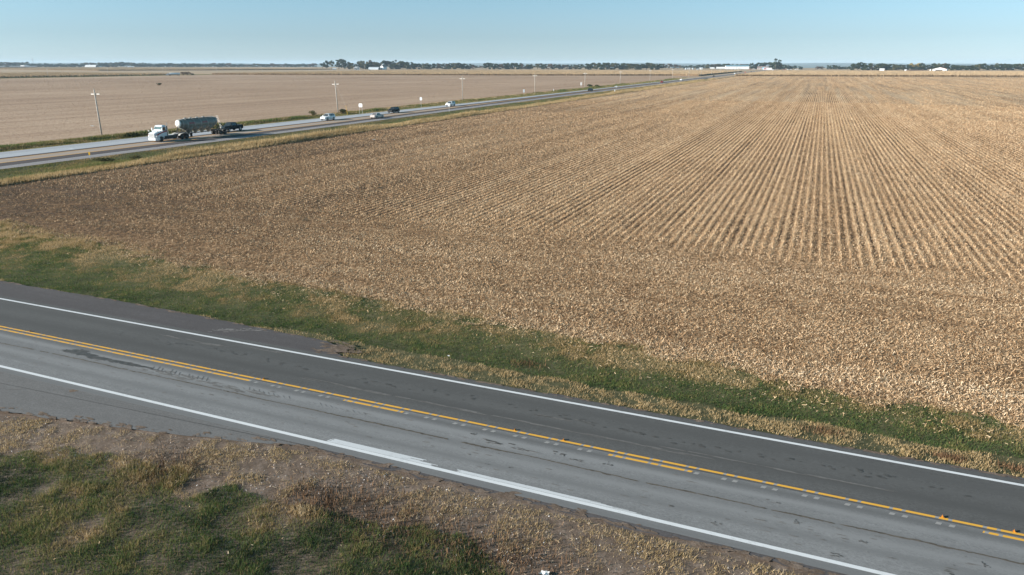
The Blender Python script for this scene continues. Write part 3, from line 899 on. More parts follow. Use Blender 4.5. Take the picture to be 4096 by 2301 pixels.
corn([(-99, 955), (-60, 966), (220, 1022), (620, 1090), (800, 1560), (300, 1560), (-70, 1540), (-99, 1500)], 240000, [(-99, 1400), (-99, 955)][::-1][:0] + [(-99, 955), (-60, 966), (220, 1022), (620, 1090)])
corn([(-142, 945), (-178, 960), (-263, 926), (-480, 862), (-633, 822), (-786, 800), (-786, 1350), (-142, 1480)], 240000, [(-786, 800), (-633, 822), (-480, 862), (-263, 926), (-178, 960), (-142, 945)])
corn([(-812, 300), (-812, 750), (-900, 775), (-1090, 760), (-1090, 300)], 110000, [(-812, 750), (-812, 300)][::-1][::-1])
corn([(-2500, 1360), (-2077, 1330), (-1447, 1150), (-1290, 1290), (-1180, 1520), (-1180, 1620), (-1900, 1900), (-2500, 1900)], 150000, [(-2500, 1360), (-2077, 1330), (-1447, 1150), (-1290, 1290), (-1180, 1520)])

# ------------------------------------------------------------------ hills on the horizon
mb = MB()


def hills():
    """the land falls away to a broad valley and climbs again to hazy ridges"""
    n, m = 300, 26
    q = np.linspace(R(30), R(172), n); rr = np.concatenate([lin(2650, 5000, 6), lin(5500, 14500, m - 6)])
    base = np.interp(rr, [2650, 3300, 4600, 7000, 9500, 12000, 13600, 14500], [-3, -18, -42, -38, -22, -4, 14, 2])
    V, F = [], []
    for j, r in enumerate(rr):
        a_, b_ = r * np.cos(q), r * np.sin(q)
        z = base[j] + (fbm(a_ / 1500, b_ / 700, 131, 4) - .5) * np.interp(r, [2650, 4500, 9000, 14000], [0, 14, 26, 42])
        V += [(x, y, w) for x, y, w in zip(a_, b_, z)]
    for j in range(m - 1):
        for i in range(n - 1):
            F.append((j * n + i, j * n + i + 1, (j + 1) * n + i + 1, (j + 1) * n + i))
    mb.add(V, F)


hills()
tag(mb.build('hills', M['hill'], smooth=True), kind='structure')

# ================================================================== THINGS
def wheel(parent, x, y, r, w, side, name='wheel', rim='rim'):
    """tyre with its rim as a sub-part; side = +1 / -1 for the outer face"""
    t = MB()
    n = 18; prof = [(-w / 2, r * .80), (-w / 2 + .03, r * .97), (-w / 4, r), (w / 4, r), (w / 2 - .03, r * .97), (w / 2, r * .80)]
    secs = [[(x + px, y + pr * math.cos(2 * math.pi * k / n), r + pr * math.sin(2 * math.pi * k / n)) for k in range(n)] for px, pr in prof]
    t.loft(secs)
    o = t.build(name, M['black'], parent, smooth=True)
    f = MB(); xo = x + side * (w / 2 + .012)
    f.cyl((x + side * (w / 2 - .03), y, r), (xo, y, r), r * .62, r * .56, 14)
    f.cyl((xo, y, r), (xo + side * .03, y, r), r * .18, r * .14, 10)
    f.build('rim', M[rim], o)
    return o


def quad4(a, b, c, d, u0, u1, v0, v1, off):
    """inset panel on the bilinear face a-b (bottom) d-c (top), pushed out by off"""
    a, b, c, d = map(Vector, (a, b, c, d)); n = (b - a).cross(d - a).normalized() * off
    P = lambda u, v: (a * (1 - u) + b * u) * (1 - v) + (d * (1 - u) + c * u) * v + n
    return [P(u0, v0), P(u1, v0), P(u1, v1), P(u0, v1)]


CARS = dict(
    suv=dict(L=4.7, r=.36, ax=1.38, tr=.80, secs=[(2.34, .48, .72, .70), (2.24, .32, .92, .87), (1.9, .26, 1.02, .94), (1.0, .24, 1.10, .955), (-1.9, .24, 1.12, .955), (-2.24, .32, 1.06, .90), (-2.34, .48, .95, .78)],
             g=dict(z0=1.07, z1=1.66, b0=1.10, b1=-2.22, t0=.28, t1=-1.92, w0=.90, w1=.70)),
    sedan=dict(L=4.85, r=.33, ax=1.42, tr=.78, secs=[(2.42, .44, .62, .70), (2.30, .28, .76, .86), (1.9, .22, .86, .91), (1.0, .20, .96, .92), (-1.3, .20, 1.0, .92), (-2.25, .26, .99, .87), (-2.42, .42, .86, .74)],
               g=dict(z0=.95, z1=1.43, b0=1.05, b1=-1.75, t0=.20, t1=-1.0, w0=.86, w1=.64)),
    pickup=dict(L=5.8, r=.42, ax=1.85, tr=.86, secs=[(2.90, .60, .98, .85), (2.80, .46, 1.16, .97), (2.2, .42, 1.22, 1.0), (1.1, .42, 1.26, 1.01), (-2.80, .42, 1.28, 1.01), (-2.90, .52, 1.24, .97)],
                g=dict(z0=1.22, z1=1.92, b0=1.25, b1=-1.05, t0=.55, t1=-.85, w0=.95, w1=.76)))


def car(name, label, cat, kind, pm, loc, rz, group='vehicles driving on the highway', front_bright=True):
    k = CARS[kind]; g = k['g']
    t = thing(name, label, cat, loc, rz, group)
    b = MB()

    def ring(y, zb, zt, hw):
        h = zt - zb
        return [(-hw * .88, y, zb), (-hw, y, zb + .18 * h), (-hw, y, zt - .22 * h), (-hw * .90, y, zt), (hw * .90, y, zt), (hw, y, zt - .22 * h), (hw, y, zb + .18 * h), (hw * .88, y, zb)]
    b.loft([ring(*s) for s in k['secs']])
    B = [(-g['w0'], g['b1'], g['z0']), (g['w0'], g['b1'], g['z0']), (g['w0'], g['b0'], g['z0']), (-g['w0'], g['b0'], g['z0'])]
    T = [(-g['w1'], g['t1'], g['z1']), (g['w1'], g['t1'], g['z1']), (g['w1'], g['t0'], g['z1']), (-g['w1'], g['t0'], g['z1'])]
    T2 = [(x * .8, y * .86 + (g['t0'] + g['t1']) * .07, z + .04) for x, y, z in T]
    b.loft([B, T, T2])
    b.build('body', pm, t)
    gl_ = M['glass']
    MB().poly(quad4(B[2], B[3], T[3], T[2], .05, .95, .08, .93, .012)).build('windscreen', gl_, t)
    MB().poly(quad4(B[0], B[1], T[1], T[0], .08, .92, .25, .90, .012)).build('rear_window', gl_, t)
    for (p, q, r_, s) in ((B[1], B[2], T[2], T[1]), (B[3], B[0], T[0], T[3])):
        flip = p is B[3]
        for u0, u1 in ((.10, .36), (.39, .64), (.67, .90)) if kind == 'suv' else ((.12, .50), (.54, .90)):
            if flip: u0, u1 = 1 - u1, 1 - u0
            MB().poly(quad4(p, q, r_, s, u0, u1, .12, .90, .012)).build('side_window', gl_, t)
    yf = k['secs'][1][0]; zf = k['secs'][1][2]; yb = k['secs'][-2][0]; zb = k['secs'][-2][2]; hf = k['secs'][1][3]; hb = k['secs'][-2][3]
    for s in (-1, 1):
        MB().box(s * hf * .72 - .17, s * hf * .72 + .17, yf - .12, yf + .03, zf - .27, zf - .10).build('headlight', M['lamp'], t)
        MB().box(s * hb * .82 - .12, s * hb * .82 + .12, yb - .03, yb + .10, zb - .36, zb - .08).build('tail_light', M['red_lamp'], t)
        m_ = MB(); m_.box(s * (g['w0'] + .16) - .11, s * (g['w0'] + .16) + .11, g['b0'] - .42, g['b0'] - .28, g['z0'] + .02, g['z0'] + .18); m_.build('wing_mirror', pm, t)
    MB().box(-hf * .5, hf * .5, yf - .1, yf + .075, zf - .36, zf - .14).build('grille', M['blackpl'], t)
    MB().box(-hf * .82, hf * .82, yf - .2, yf + .085, k['secs'][1][1] + .02, k['secs'][1][1] + .17).build('bumper', M['blackpl'], t)
    MB().box(-hb * .82, hb * .82, yb - .085, yb + .2, k['secs'][-2][1] + .02, k['secs'][-2][1] + .18).build('bumper', M['blackpl'], t)
    if kind == 'pickup': MB().box(-.86, .86, -2.72, -1.15, 1.26, 1.293).build('bed_cover', M['blackpl'], t)
    if kind == 'suv':
        for s in (-1, 1): MB().box(s * g['w1'] * .92 - .025, s * g['w1'] * .92 + .025, g['t1'] + .1, g['t0'] - .1, g['z1'] + .02, g['z1'] + .085).build('roof_rail', M['blackpl'], t)
    for y in (k['ax'], -k['ax']):
        for s in (-1, 1):
            MB().cyl((s * (k['tr'] + .05), y, k['r']), (s * (k['secs'][3][3] + .006), y, k['r']), k['r'] * 1.17, n=18).build('wheel_arch', M['blackpl'], t)
            wheel(t, s * (k['tr'] + .06), y, k['r'], .24, s)
    return t


ZH = 0.036
PI = math.pi
car('pickup_truck', 'black crew cab pickup truck right behind the tank trailer', 'pickup', 'pickup', M['c_dark'], (-125.3, 131.4, ZH), PI)
car('sport_utility_vehicle', 'white SUV with dark side windows, nearest the base of a utility pole', 'car', 'suv', M['c_white'], (-125.1, 167.8, ZH), PI)
car('sedan', 'pale champagne sedan driving away between the white SUV and the black SUV', 'car', 'sedan', M['c_silver'], (-116.3, 178.9, ZH), 0)
car('sport_utility_vehicle', 'black SUV coming this way, just ahead of the white SUV by the roadside sign', 'car', 'suv', M['c_black'], (-124.6, 201.4, ZH), PI)
car('sport_utility_vehicle', 'white SUV coming this way, half behind a small white roadside sign', 'car', 'suv', M['c_white'], (-124.9, 241.2, ZH), PI)
car('sport_utility_vehicle', 'dark green SUV driving away alone in the middle of the highway', 'car', 'suv', M['c_dark'], (-120.0 + .6, 401.5, ZH), 0)
car('small_car', 'dark red car driving away far down the highway', 'car', 'suv', M['c_red'], (-118.6, 600.0, ZH), 0)
car('small_car', 'white car driving away just beyond the dark red car', 'car', 'suv', M['c_white'], (-118.4, 686.0, ZH), 0)
car('small_car', 'dark car on the highway beside the front edge of the standing corn', 'car', 'sedan', M['c_black'], (-118.4, 905.0, ZH), 0)
car('small_car', 'tiny white car on the highway left of the pole at the corn corner', 'car', 'suv', M['c_white'], (-118.4, 1130.0, ZH), 0)
car('small_car', 'orange car far down the highway below the long metal building', 'car', 'suv', M['c_orange'], (-118.4, 1290.0, ZH), 0)
car('small_car', 'dark car just beyond the orange car', 'car', 'sedan', M['c_black'], (-118.4, 1400.0, ZH), 0)


# ------------------------------------------------------------------ the tank truck
def tank_truck(loc, rz):
    t = thing('tank_truck', 'white day cab semi truck with red stripe pulling a grey bulk tank trailer', 'truck', loc, rz, None)
    Y = lambda f: 10.6 - f                              # distance back from the front bumper
    b = MB()
    # hood, cowl and cab as one painted shell
    def sec(f, zb, zt, w, r=.18):
        return [(-w, Y(f), zb), (-w, Y(f), zt - r), (-w + r * .9, Y(f), zt), (w - r * .9, Y(f), zt), (w, Y(f), zt - r), (w, Y(f), zb)]
    b.loft([sec(.16, .62, 1.62, .86), sec(.42, .62, 1.80, .98), sec(1.25, .70, 2.02, 1.08), sec(1.62, .72, 2.10, 1.12)])
    b.loft([sec(1.50, .80, 2.08, 1.12), sec(1.66, .80, 2.30, 1.12), sec(1.98, .80, 2.96, 1.08), sec(2.15, .80, 3.10, 1.05, .2), sec(2.72, .80, 3.12, 1.05, .2), sec(2.95, .80, 3.02, 1.05, .2)])
    b.build('cab', M['tr_white'], t)
    g = MB(); g.box(-.66, .66, Y(.14), Y(.08), .74, 1.60); gr = g.build('grille', M['blackpl'], t)
    bars = MB()
    for k in range(6): bars.box(-.66, .66, Y(.09), Y(.02), .80 + k * .145, .80 + k * .145 + .07)
    bars.box(-.74, -.66, Y(.12), Y(.02), .72, 1.64); bars.box(.66, .74, Y(.12), Y(.02), .72, 1.64); bars.box(-.74, .74, Y(.12), Y(.02), 1.64, 1.70)
    bars.build('grille_bar', M['tr_white'], gr)
    bm = MB(); bm.loft([[(-1.22, Y(.95), .34), (-1.22, Y(.95), .86), (1.22, Y(.95), .86), (1.22, Y(.95), .34)], [(-1.22, Y(.30), .30), (-1.22, Y(.30), .84), (1.22, Y(.30), .84), (1.22, Y(.30), .30)], [(-.95, Y(.0), .30), (-.95, Y(.0), .74), (.95, Y(.0), .74), (.95, Y(.0), .30)]])
    bm.build('bumper', M['tr_white'], t)
    for s in (-1, 1):
        h = MB(); h.box(s * .98 - .16, s * .98 + .16, Y(.62), Y(.22), .98, 1.24); h.build('headlight', M['lamp'], t)
        fd = MB()
        prof = [(Y(.62) , .62), (Y(.62), 1.20), (Y(.85), 1.36), (Y(1.55), 1.36), (Y(1.95), 1.12), (Y(2.05), .70), (Y(1.86), .70), (Y(1.70), 1.02), (Y(1.15), 1.16), (Y(.78), .98), (Y(.72), .62)]
        fd.prism(prof, s * 1.00, s * 1.235); fd.build('fender', M['tr_white'], t)
        # red stripe sweeping up from the fender to the back of the cab
        st = MB(); xo = s * 1.14
        pts = [(.30, 1.38), (.95, 1.66), (1.7, 1.86), (2.93, 2.12), (2.93, 1.88), (1.7, 1.66), (.95, 1.46), (.30, 1.22)]
        st.loft([[(xo - s * .07, Y(f), z) for f, z in pts], [(xo + s * .012, Y(f), z) for f, z in pts]]); st.build('stripe', M['tr_red'], t)
        win = MB(); pts = [(1.80, 2.14), (2.02, 2.72), (2.58, 2.76), (2.58, 2.10)]
        win.loft([[(s * 1.02, Y(f), z) for f, z in pts], [(s * 1.13, Y(f), z) for f, z in pts]]); win.build('side_window', M['glass'], t)
        mr = MB(); mr.box(s * 1.36 - .10, s * 1.36 + .10, Y(1.62), Y(1.50), 2.02, 2.62); mr.cyl((s * 1.1, Y(1.75), 2.1), (s * 1.36, Y(1.58), 2.15), .025, n=6); mr.build('wing_mirror', M['tr_white'], t)
        hm_ = MB(); hm_.cyl((s * 1.0, Y(.75), 1.75), (s * 1.18, Y(.55), 2.05), .02, n=6); hm_.box(s * 1.2 - .09, s * 1.2 + .09, Y(.62), Y(.5), 1.98, 2.22); hm_.build('hood_mirror', M['chrome'], t)
        tk = MB(); tk.cyl((s * .92, Y(2.25), .72), (s * .92, Y(3.95), .72), .33, n=16); tk.build('fuel_tank', M['frame'], t)
        fp = MB(); fp.box(s * .55, s * 1.12, Y(3.04), Y(2.97), .9, 2.92); fp.build('cab_extender', M['blackpl'], t)
    ws = MB(); ws.poly([(-.98, Y(1.655), 2.32), (.98, Y(1.655), 2.32), (.90, Y(1.915), 2.86), (-.90, Y(1.915), 2.86)][::-1])
    w_ = ws.build('windscreen', M['wshield'], t)
    vs_ = MB(); vs_.box(-.95, .95, Y(2.06), Y(1.92), 2.90, 2.98); vs_.build('sun_visor', M['tr_white'], t)
    sk = MB(); sk.cyl((-1.02, Y(3.18), .8), (-1.02, Y(3.18), 3.62), .075, n=10); sk.cyl((-1.02, Y(3.18), 1.4), (-1.02, Y(3.18), 2.6), .11, n=10); sk.build('exhaust_stack', M['chrome'], t)
    fr = MB()
    for s in (-1, 1): fr.box(s * .45 - .06, s * .45 + .06, Y(9.1), Y(1.2), .72, .98)
    fr.box(-.5, .5, Y(9.15), Y(9.0), .7, 1.0); fr.box(-1.15, -.75, Y(5.0), Y(4.15), .4, .95); fr.box(.75, 1.15, Y(5.0), Y(4.15), .4, .95)
    fr.build('chassis', M['frame'], t)
    dk = MB(); dk.box(-.62, .62, Y(5.3), Y(3.3), .99, 1.04); dk.cyl((0, Y(7.3), 1.0), (0, Y(7.3), 1.18), .48, n=18); dk.build('deck_plate', M['deck'], t)
    for f in (1.32,):
        for s in (-1, 1): wheel(t, s * 1.06, Y(f), .50, .30, s, rim='frame')
    for f in (6.55, 7.85):
        for s in (-1, 1): wheel(t, s * .98, Y(f), .50, .52, s, rim='frame')
    for s in (-1, 1):
        fl = MB()
        pts = [(Y(7.2) + 1.42 * math.cos(q) * 1.03, .55 + .70 * math.sin(q)) for q in lin(.35, PI - .35, 12)]
        pin = [(y * 1.0 + (Y(7.2) - y) * .03, z - .03) for y, z in pts][::-1]
        fl.prism(pts + pin, s * .70, s * 1.24); fl.build('wheel_fender', M['deck'], t)
        mf_ = MB(); mf_.box(s * .98 - .28, s * .98 + .28, Y(9.12), Y(9.08), .22, 1.0); mf_.build('mud_flap', M['black'], t)
    # ---------------- trailer
    n = 28; ztop = 3.95; Y0 = Y
    Y = lambda f: Y0(6.75 + (f - 6.98) * .843)         # tank stations
    tk = MB(); secs = []
    for f, r, zt in ((7.35, .80, 3.86), (7.95, .96, 3.92), (9.1, 1.18, ztop), (12.0, 1.20, ztop), (15.0, 1.20, ztop), (17.6, 1.18, ztop), (18.7, .95, 3.90), (19.15, .80, 3.82)):
        secs.append([(r * math.cos(2 * PI * k / n), Y(f), zt - r + r * math.sin(2 * PI * k / n)) for k in range(n)])
    tk.loft(secs)
    tank = tk.build('tank', M['tank'], t, smooth=False)
    tank.data.polygons.foreach_set('use_smooth', [len(p.vertices) == 4 for p in tank.data.polygons]); tank.data.update()
    for f0, f1, nm in ((7.33, 6.98, 'tank_head'), (19.17, 19.5, 'tank_head')):
        hd = MB(); hs_ = []
        for u in (0, .35, .65, .86, .97):
            r = .80 * math.sqrt(1 - u * u); f = f0 + (f1 - f0) * u
            hs_.append([(r * math.cos(2 * PI * k / n), Y(f), 3.04 + r * math.sin(2 * PI * k / n)) for k in range(n)])
        hd.loft(hs_ if f1 > f0 else hs_, 0); hd.build(nm, M['tankend'], tank, smooth=True)
    for f, r in ((7.95, .96), (9.1, 1.18), (11.25, 1.20), (13.4, 1.20), (15.55, 1.20), (17.6, 1.18), (18.7, .95)):
        rb = MB(); zt = ztop if r > 1 else 3.91
        rb.loft([[((r + .035) * math.cos(2 * PI * k / n), Y(f + d), zt - r + (r + .035) * math.sin(2 * PI * k / n)) for k in range(n)] for d in (-.05, .05)]); rb.build('rib', M['tankrib'], tank)
    for f in (10.2, 12.33, 14.47, 16.6):
        hp = MB(); hp.loft([[(rx * math.cos(2 * PI * k / 20), Y(f) + ry * math.sin(2 * PI * k / 20), z) for k in range(20)] for rx, ry, z in ((1.13, 1.0, 2.25), (.92, .92, 1.75), (.30, .30, 1.02), (.16, .16, .78))])
        hp.build('hopper', M['tank'], tank, smooth=True)
    for f in (10.3, 14.5):                                       # weathered dark red lettering panel, too faint to read
        dc = MB()
        for s in (-1, 1):
            for k in range(7):
                w = .16 if k % 3 else .10
                y0 = Y(f) - .95 + k * .25
                q0, q1 = .12, .40
                dc.loft([[(s * 1.212 * math.cos(q), y, 2.75 + 1.212 * math.sin(q)) for q in (q0, q1)] + [(s * 1.19 * math.cos(q), y, 2.75 + 1.19 * math.sin(q)) for q in (q1, q0)] for y in (y0, y0 + w)])
        dc.build('lettering', M['tr_red'], tank)
    for f in (9.6, 11.3, 13.4, 15.5):
        mh = MB(); mh.cyl((0, Y(f), 3.93), (0, Y(f), 4.07), .28, n=16); mh.cyl((0, Y(f), 4.07), (0, Y(f), 4.11), .22, n=12); mh.build('manhole_cover', M['tankrib'], tank)
    rw = MB()
    rw.box(-.55, -.30, Y(18.3), Y(8.6), 3.96, 3.99)
    for f in np.arange(8.8, 18.4, 1.2): rw.cyl((-.62, Y(f), 3.85), (-.62, Y(f), 4.22), .018, n=5)
    rw.cyl((-.62, Y(8.7), 4.22), (-.62, Y(18.4), 4.22), .018, n=5); rw.build('walkway', M['tankrib'], tank)
    Y = lambda f: Y0(f if f < 8 else (8 + (f - 8) * .90))
    # frame, legs, ladder, running gear
    rf = MB()
    for s in (-1, 1): rf.box(s * .5 - .06, s * .5 + .06, Y(20.9), Y(16.9), 1.0, 1.2)
    rf.box(-.62, .62, Y(8.9), Y(6.5), 1.17, 1.32)
    for s in (-1, 1):
        rf.cyl((s * .55, Y(7.0), 1.3), (s * .50, Y(7.5), 2.5), .05, n=8); rf.cyl((s * .55, Y(8.6), 1.3), (s * .62, Y(7.7), 2.4), .05, n=8)
        rf.cyl((s * .55, Y(8.4), 1.25), (s * .85, Y(10.0), 2.1), .05, n=8); rf.cyl((s * .7, Y(20.3), 1.2), (s * .55, Y(18.9), 2.5), .06, n=8); rf.cyl((s * .7, Y(18.2), 1.2), (s * .7, Y(17.6), 2.2), .06, n=8)
    rf.cyl((0, Y(9.6), .92), (0, Y(17.3), .92), .09, n=10); rf.build('trailer_frame', M['frame'], t)
    hz_ = MB(); prev = None
    for u in lin(0, 1, 14):
        p = (-.3 + .2 * u, Y(6.2 + .5 * math.sin(u * PI)), 1.2 + 1.5 * math.sin(u * PI))
        if prev: hz_.cyl(prev, p, .035, n=6, caps=False)
        prev = p
    hz_.build('air_hose', M['black'], t)
    for s in (-1, 1):
        lg = MB(); lg.box(s * .62 - .07, s * .62 + .07, Y(9.95), Y(9.80), .34, 1.45); lg.box(s * .62 - .14, s * .62 + .14, Y(10.02), Y(9.73), .30, .34); lg.cyl((s * .62, Y(9.9), .8), (s * .62, Y(11.0), 1.2), .035, n=6); lg.build('landing_leg', M['frame'], t)
        ff = MB(); ff.box(s * .70 - 0, s * 1.24, Y(20.95), Y(17.55), 1.08, 1.13) if s > 0 else ff.box(s * 1.24, s * .70, Y(20.95), Y(17.55), 1.08, 1.13); ff.build('wheel_fender', M['frame'], t)
        mf_ = MB(); mf_.box(s * .98 - .28, s * .98 + .28, Y(21.0), Y(20.96), .25, 1.05); mf_.build('mud_flap', M['black'], t)
    for f in (18.35, 19.75):
        for s in (-1, 1): wheel(t, s * .98, Y(f), .50, .50, s, rim='frame')
    ld = MB()
    for s in (-1, 1): ld.cyl((s * .22 + .45, Y(20.55), 1.2), (s * .22 + .45, Y(19.4), 4.05), .022, n=6)
    for k in range(9):
        u = (k + .5) / 9; ld.cyl((.23, Y(20.55 - 1.15 * u), 1.2 + 2.85 * u), (.67, Y(20.55 - 1.15 * u), 1.2 + 2.85 * u), .02, n=5)
    ld.build('ladder', M['tankend'], t)
    cp = MB(); cp.cyl((.85, Y(17.9), .95), (.85, Y(17.2), .95), .20, n=12); cp.cyl((-.2, Y(20.2), 1.35), (-.2, Y(19.5), 1.35), .2, n=12); cp.box(-.6, .6, Y(20.98), Y(20.85), .62, .76); cp.build('blower_pipe', M['tankrib'], t)
    for s in (-1, 1): MB().box(s * .8 - .12, s * .8 + .12, Y(21.02), Y(20.98), .95, 1.06).build('tail_light', M['red_lamp'], t)
    return t


tank_truck((-121.9, 116.7, ZH), PI)


# ------------------------------------------------------------------ poles, signs, markers
def pole_proto(h=9.7):
    t = thing('utility_pole', None, 'utility pole')
    p = MB(); p.cyl((0, 0, -.6), (0, 0, h), .17, .11, 12); pole = p.build('pole', M['wood'], t, smooth=True)
    c = MB(); c.box(-1.25, 1.25, .10, .22, h - .98, h - .82)
    for s in (-1, 1): c.cyl((s * .62, .24, h - .92), (0, .16, h - 1.55), .02, n=5)
    ca = c.build('crossarm', M['armwood'], t)
    for x in (-1.15, -.55, .55, 1.15):
        i = MB(); i.cyl((x, .16, h - .82), (x, .16, h - .66), .035, n=8); i.cyl((x, .16, h - .72), (x, .16, h - .64), .07, .05, n=8); i.build('insulator', M['insul'], ca)
    i = MB(); i.cyl((0, 0, h), (0, 0, h + .28), .04, .03, n=8); i.build('insulator', M['insul'], t)
    return t


GP = 'utility poles along the highway'
pp = pole_proto()
hpoles = [(-142.6, 111.4, 'weathered utility pole leaning slightly in the bean stubble left of the tank truck'),
          (-140.9, 194.5, 'tall utility pole with a crossarm rising behind the nearer white SUV'),
          (-141.4, 284.5, 'utility pole with a crossarm behind the white SUV that is half hidden by a sign'),
          (-140.6, 369.5, 'utility pole with a crossarm beside the two narrow white signs far side of the highway'),
          (-141.3, 462.0, 'utility pole with a crossarm above the dark green SUV'),
          (-141.0, 552.0, 'utility pole with a crossarm left of the dark red car'),
          (-141.6, 660.0, 'utility pole with a crossarm behind the dark red car'),
          (-141.2, 765.0, 'utility pole with a crossarm right of the small white car driving away'),
          (-140.5, 862.0, 'utility pole with a crossarm at the front edge of the standing corn across the highway')]
hpoles += [(-141.0 - .2 * k, 957 + 97 * k, 'one of the far utility poles receding beyond the corn corner along the highway') for k in range(8)]
for k, (x, y, lb) in enumerate(hpoles):
    o = pp if k == 0 else copy_tree(pp)
    o.location = (x, y, -.05); o.rotation_euler = (R(random.uniform(-.5, .5)), R(-1.0 if k < 2 else random.uniform(-.5, .5)), R(random.uniform(-3, 3)))
    if k == 1: o.rotation_euler = (0, R(-2.2), R(2))
    tag(o, lb, 'utility pole', GP)
o = copy_tree(pp); o.location = (-96.5, 958, 0); tag(o, 'utility pole standing at the near corner of the right hand cornfield', 'utility pole', GP)
for k, (px, py) in enumerate(((178, 309), (409, 305), (605, 301), (782, 298.5), (924, 295), (1055, 291))):
    x, y = at(px, py); x = -806; y = [575, 652, 735, 830, 925, 1040][k]
    o = copy_tree(pp); o.location = (x, y, 0)
    tag(o, ['utility pole on the gravel road at the far left in front of the corn strip', 'utility pole on the gravel road below the white hoop building',
            'utility pole on the gravel road left of the white tanker', 'utility pole on the gravel road just right of the two round bushes',
            'utility pole on the gravel road well right of the white tanker', 'utility pole on the gravel road left of the farmstead trees'][k], 'utility pole', 'utility poles along the gravel road')
fp = [(1275, 279.5), (1371, 279), (1460, 278.5), (1556, 278.5), (1626, 278.5), (1690, 279)]
for k, (px, py) in enumerate(fp):
    x, y = at(px, py - .2, 1.2); o = copy_tree(pp); o.location = (x, y, 0); o.scale = (1.15, 1.15, 1.25 if k < 4 else 1.0)
    tag(o, ['utility pole at the left end of the farmstead trees', 'utility pole in front of the big dark farmstead tree', 'utility pole in front of the farm house',
            'utility pole right of the gabled white barn', 'utility pole in front of the dark trees right of the barn', 'utility pole at the right end of the farmstead trees'][k], 'utility pole', 'utility poles past the farmstead')
for k, (px, py, hgt) in enumerate(((2674, 275, .7), (3097, 279, 1.25), (3101, 279.2, 1.25), (3110, 279, 1.2), (3122, 279, 1.1), (3135, 279, 1.0))):
    x, y = at(px, py); o = copy_tree(pp); o.location = (x, y, 0); o.scale = (1, 1, hgt)
    tag(o, 'lone utility pole in front of the low brownish trees beyond the corn' if k == 0 else 'one of the utility poles bunched below the tallest tree by the highway', 'utility pole', 'poles beyond the corn' if k else None)

gw = thing('guy_wire', 'leaning yellow guy wire guard in the weeds right of a utility pole', 'guy wire', (-134.4, 190.4, -.1))
g = MB(); g.cyl((0, 0, 0), (-1.2, .9, 2.6), .035, n=8); g.build('guard', M['amber'], gw)
g = MB(); g.cyl((-1.2, .9, 2.6), (-6.4, 4.0, 8.6), .012, n=5); g.build('wire', M['post'], gw)


def sign(name, label, loc, rz, w, h, z0, posts=1, mat='alu', round_=False, cat='road sign', group='roadside signs'):
    t = thing(name, label, cat, loc, rz, group)
    p = MB()
    for x in ([0] if posts == 1 else [-w * .38, w * .38]):
        MB().box(x - .035, x + .035, .01, .07, -.6, z0 + h * .95).build('post', M['post'], t)
    c = .18 * min(w, h) if not round_ else .29 * min(w, h)
    pts = [(-w / 2 + c, z0), (w / 2 - c, z0), (w / 2, z0 + c), (w / 2, z0 + h - c), (w / 2 - c, z0 + h), (-w / 2 + c, z0 + h), (-w / 2, z0 + h - c), (-w / 2, z0 + c)]
    p.loft([[(x, -.012, z) for x, z in pts], [(x, .008, z) for x, z in pts]])
    p.build('panel', M[mat], t)
    return t


FACE = R(-12)
sign('road_sign', 'wide white sign on two posts between the white SUV and the black SUV', (-132.9, 195.4, 0), R(8), 1.25, 1.15, 1.85, 2, 'signwhite')
sign('road_sign', 'tall pale rectangular sign on one post above the weeds right of the black SUV', (-131.4, 231.0, 0), R(10), .85, 1.1, 2.4, 1, 'alu')
t = sign('road_sign', 'white sign on the near roadside in front of a white SUV', (-111.0, 213.4, 0), R(14), .75, .95, 1.6, 1, 'signwhite', True)
MB().box(.10, .19, -.03, -.013, 1.9, 2.1).build('symbol', M['post'], t)
sign('road_sign', 'narrow blue grey sign backed against the weeds, near side of a utility pole', (-133.2, 335.0, 0), R(20), .85, 1.45, 1.5, 1, 'alu')
for s, lb in ((-.30, 'left half of the pair of narrow white signs in the bean stubble'), (.34, 'right half of the pair of narrow white signs in the bean stubble')):
    sign('road_sign', lb, (-145.0 + s * .95, 466.0 + s * .3, 0), R(18), .46, 1.95, 1.3, 1, 'signwhite')
t = sign('road_sign', 'pale blade sign beside the highway shoulder right of the dark green SUV', (-111.6, 428.6, 0), R(20), 1.1, .85, 1.5, 1, 'alu')
MB().box(-1.1, -.1, -.05, -.03, 1.75, 2.05).build('arrow_blade', M['signwhite'], t)
sign('marker_post', 'short white marker post in the dry grass at the field edge', (-99.2, 378.0, -.2), R(20), .45, 1.7, .5, 1, 'signwhite', cat='marker post', group=None)
sign('marker_post', 'small white marker in the weeds across the highway right of a utility pole', (-138.3, 393.0, 0), R(20), .4, 1.0, .3, 1, 'signwhite', cat='marker post', group=None)
t = thing('delineator', 'orange yellow delineator on a thin post at the highway shoulder', 'delineator', (-110.0, 83.1, -.1), R(22))
MB().box(-.03, .03, -.03, .03, -.4, 1.1).build('post', M['post'], t)
MB().box(-.12, .12, -.05, -.032, .68, 1.16).build('reflector', M['amber'], t)

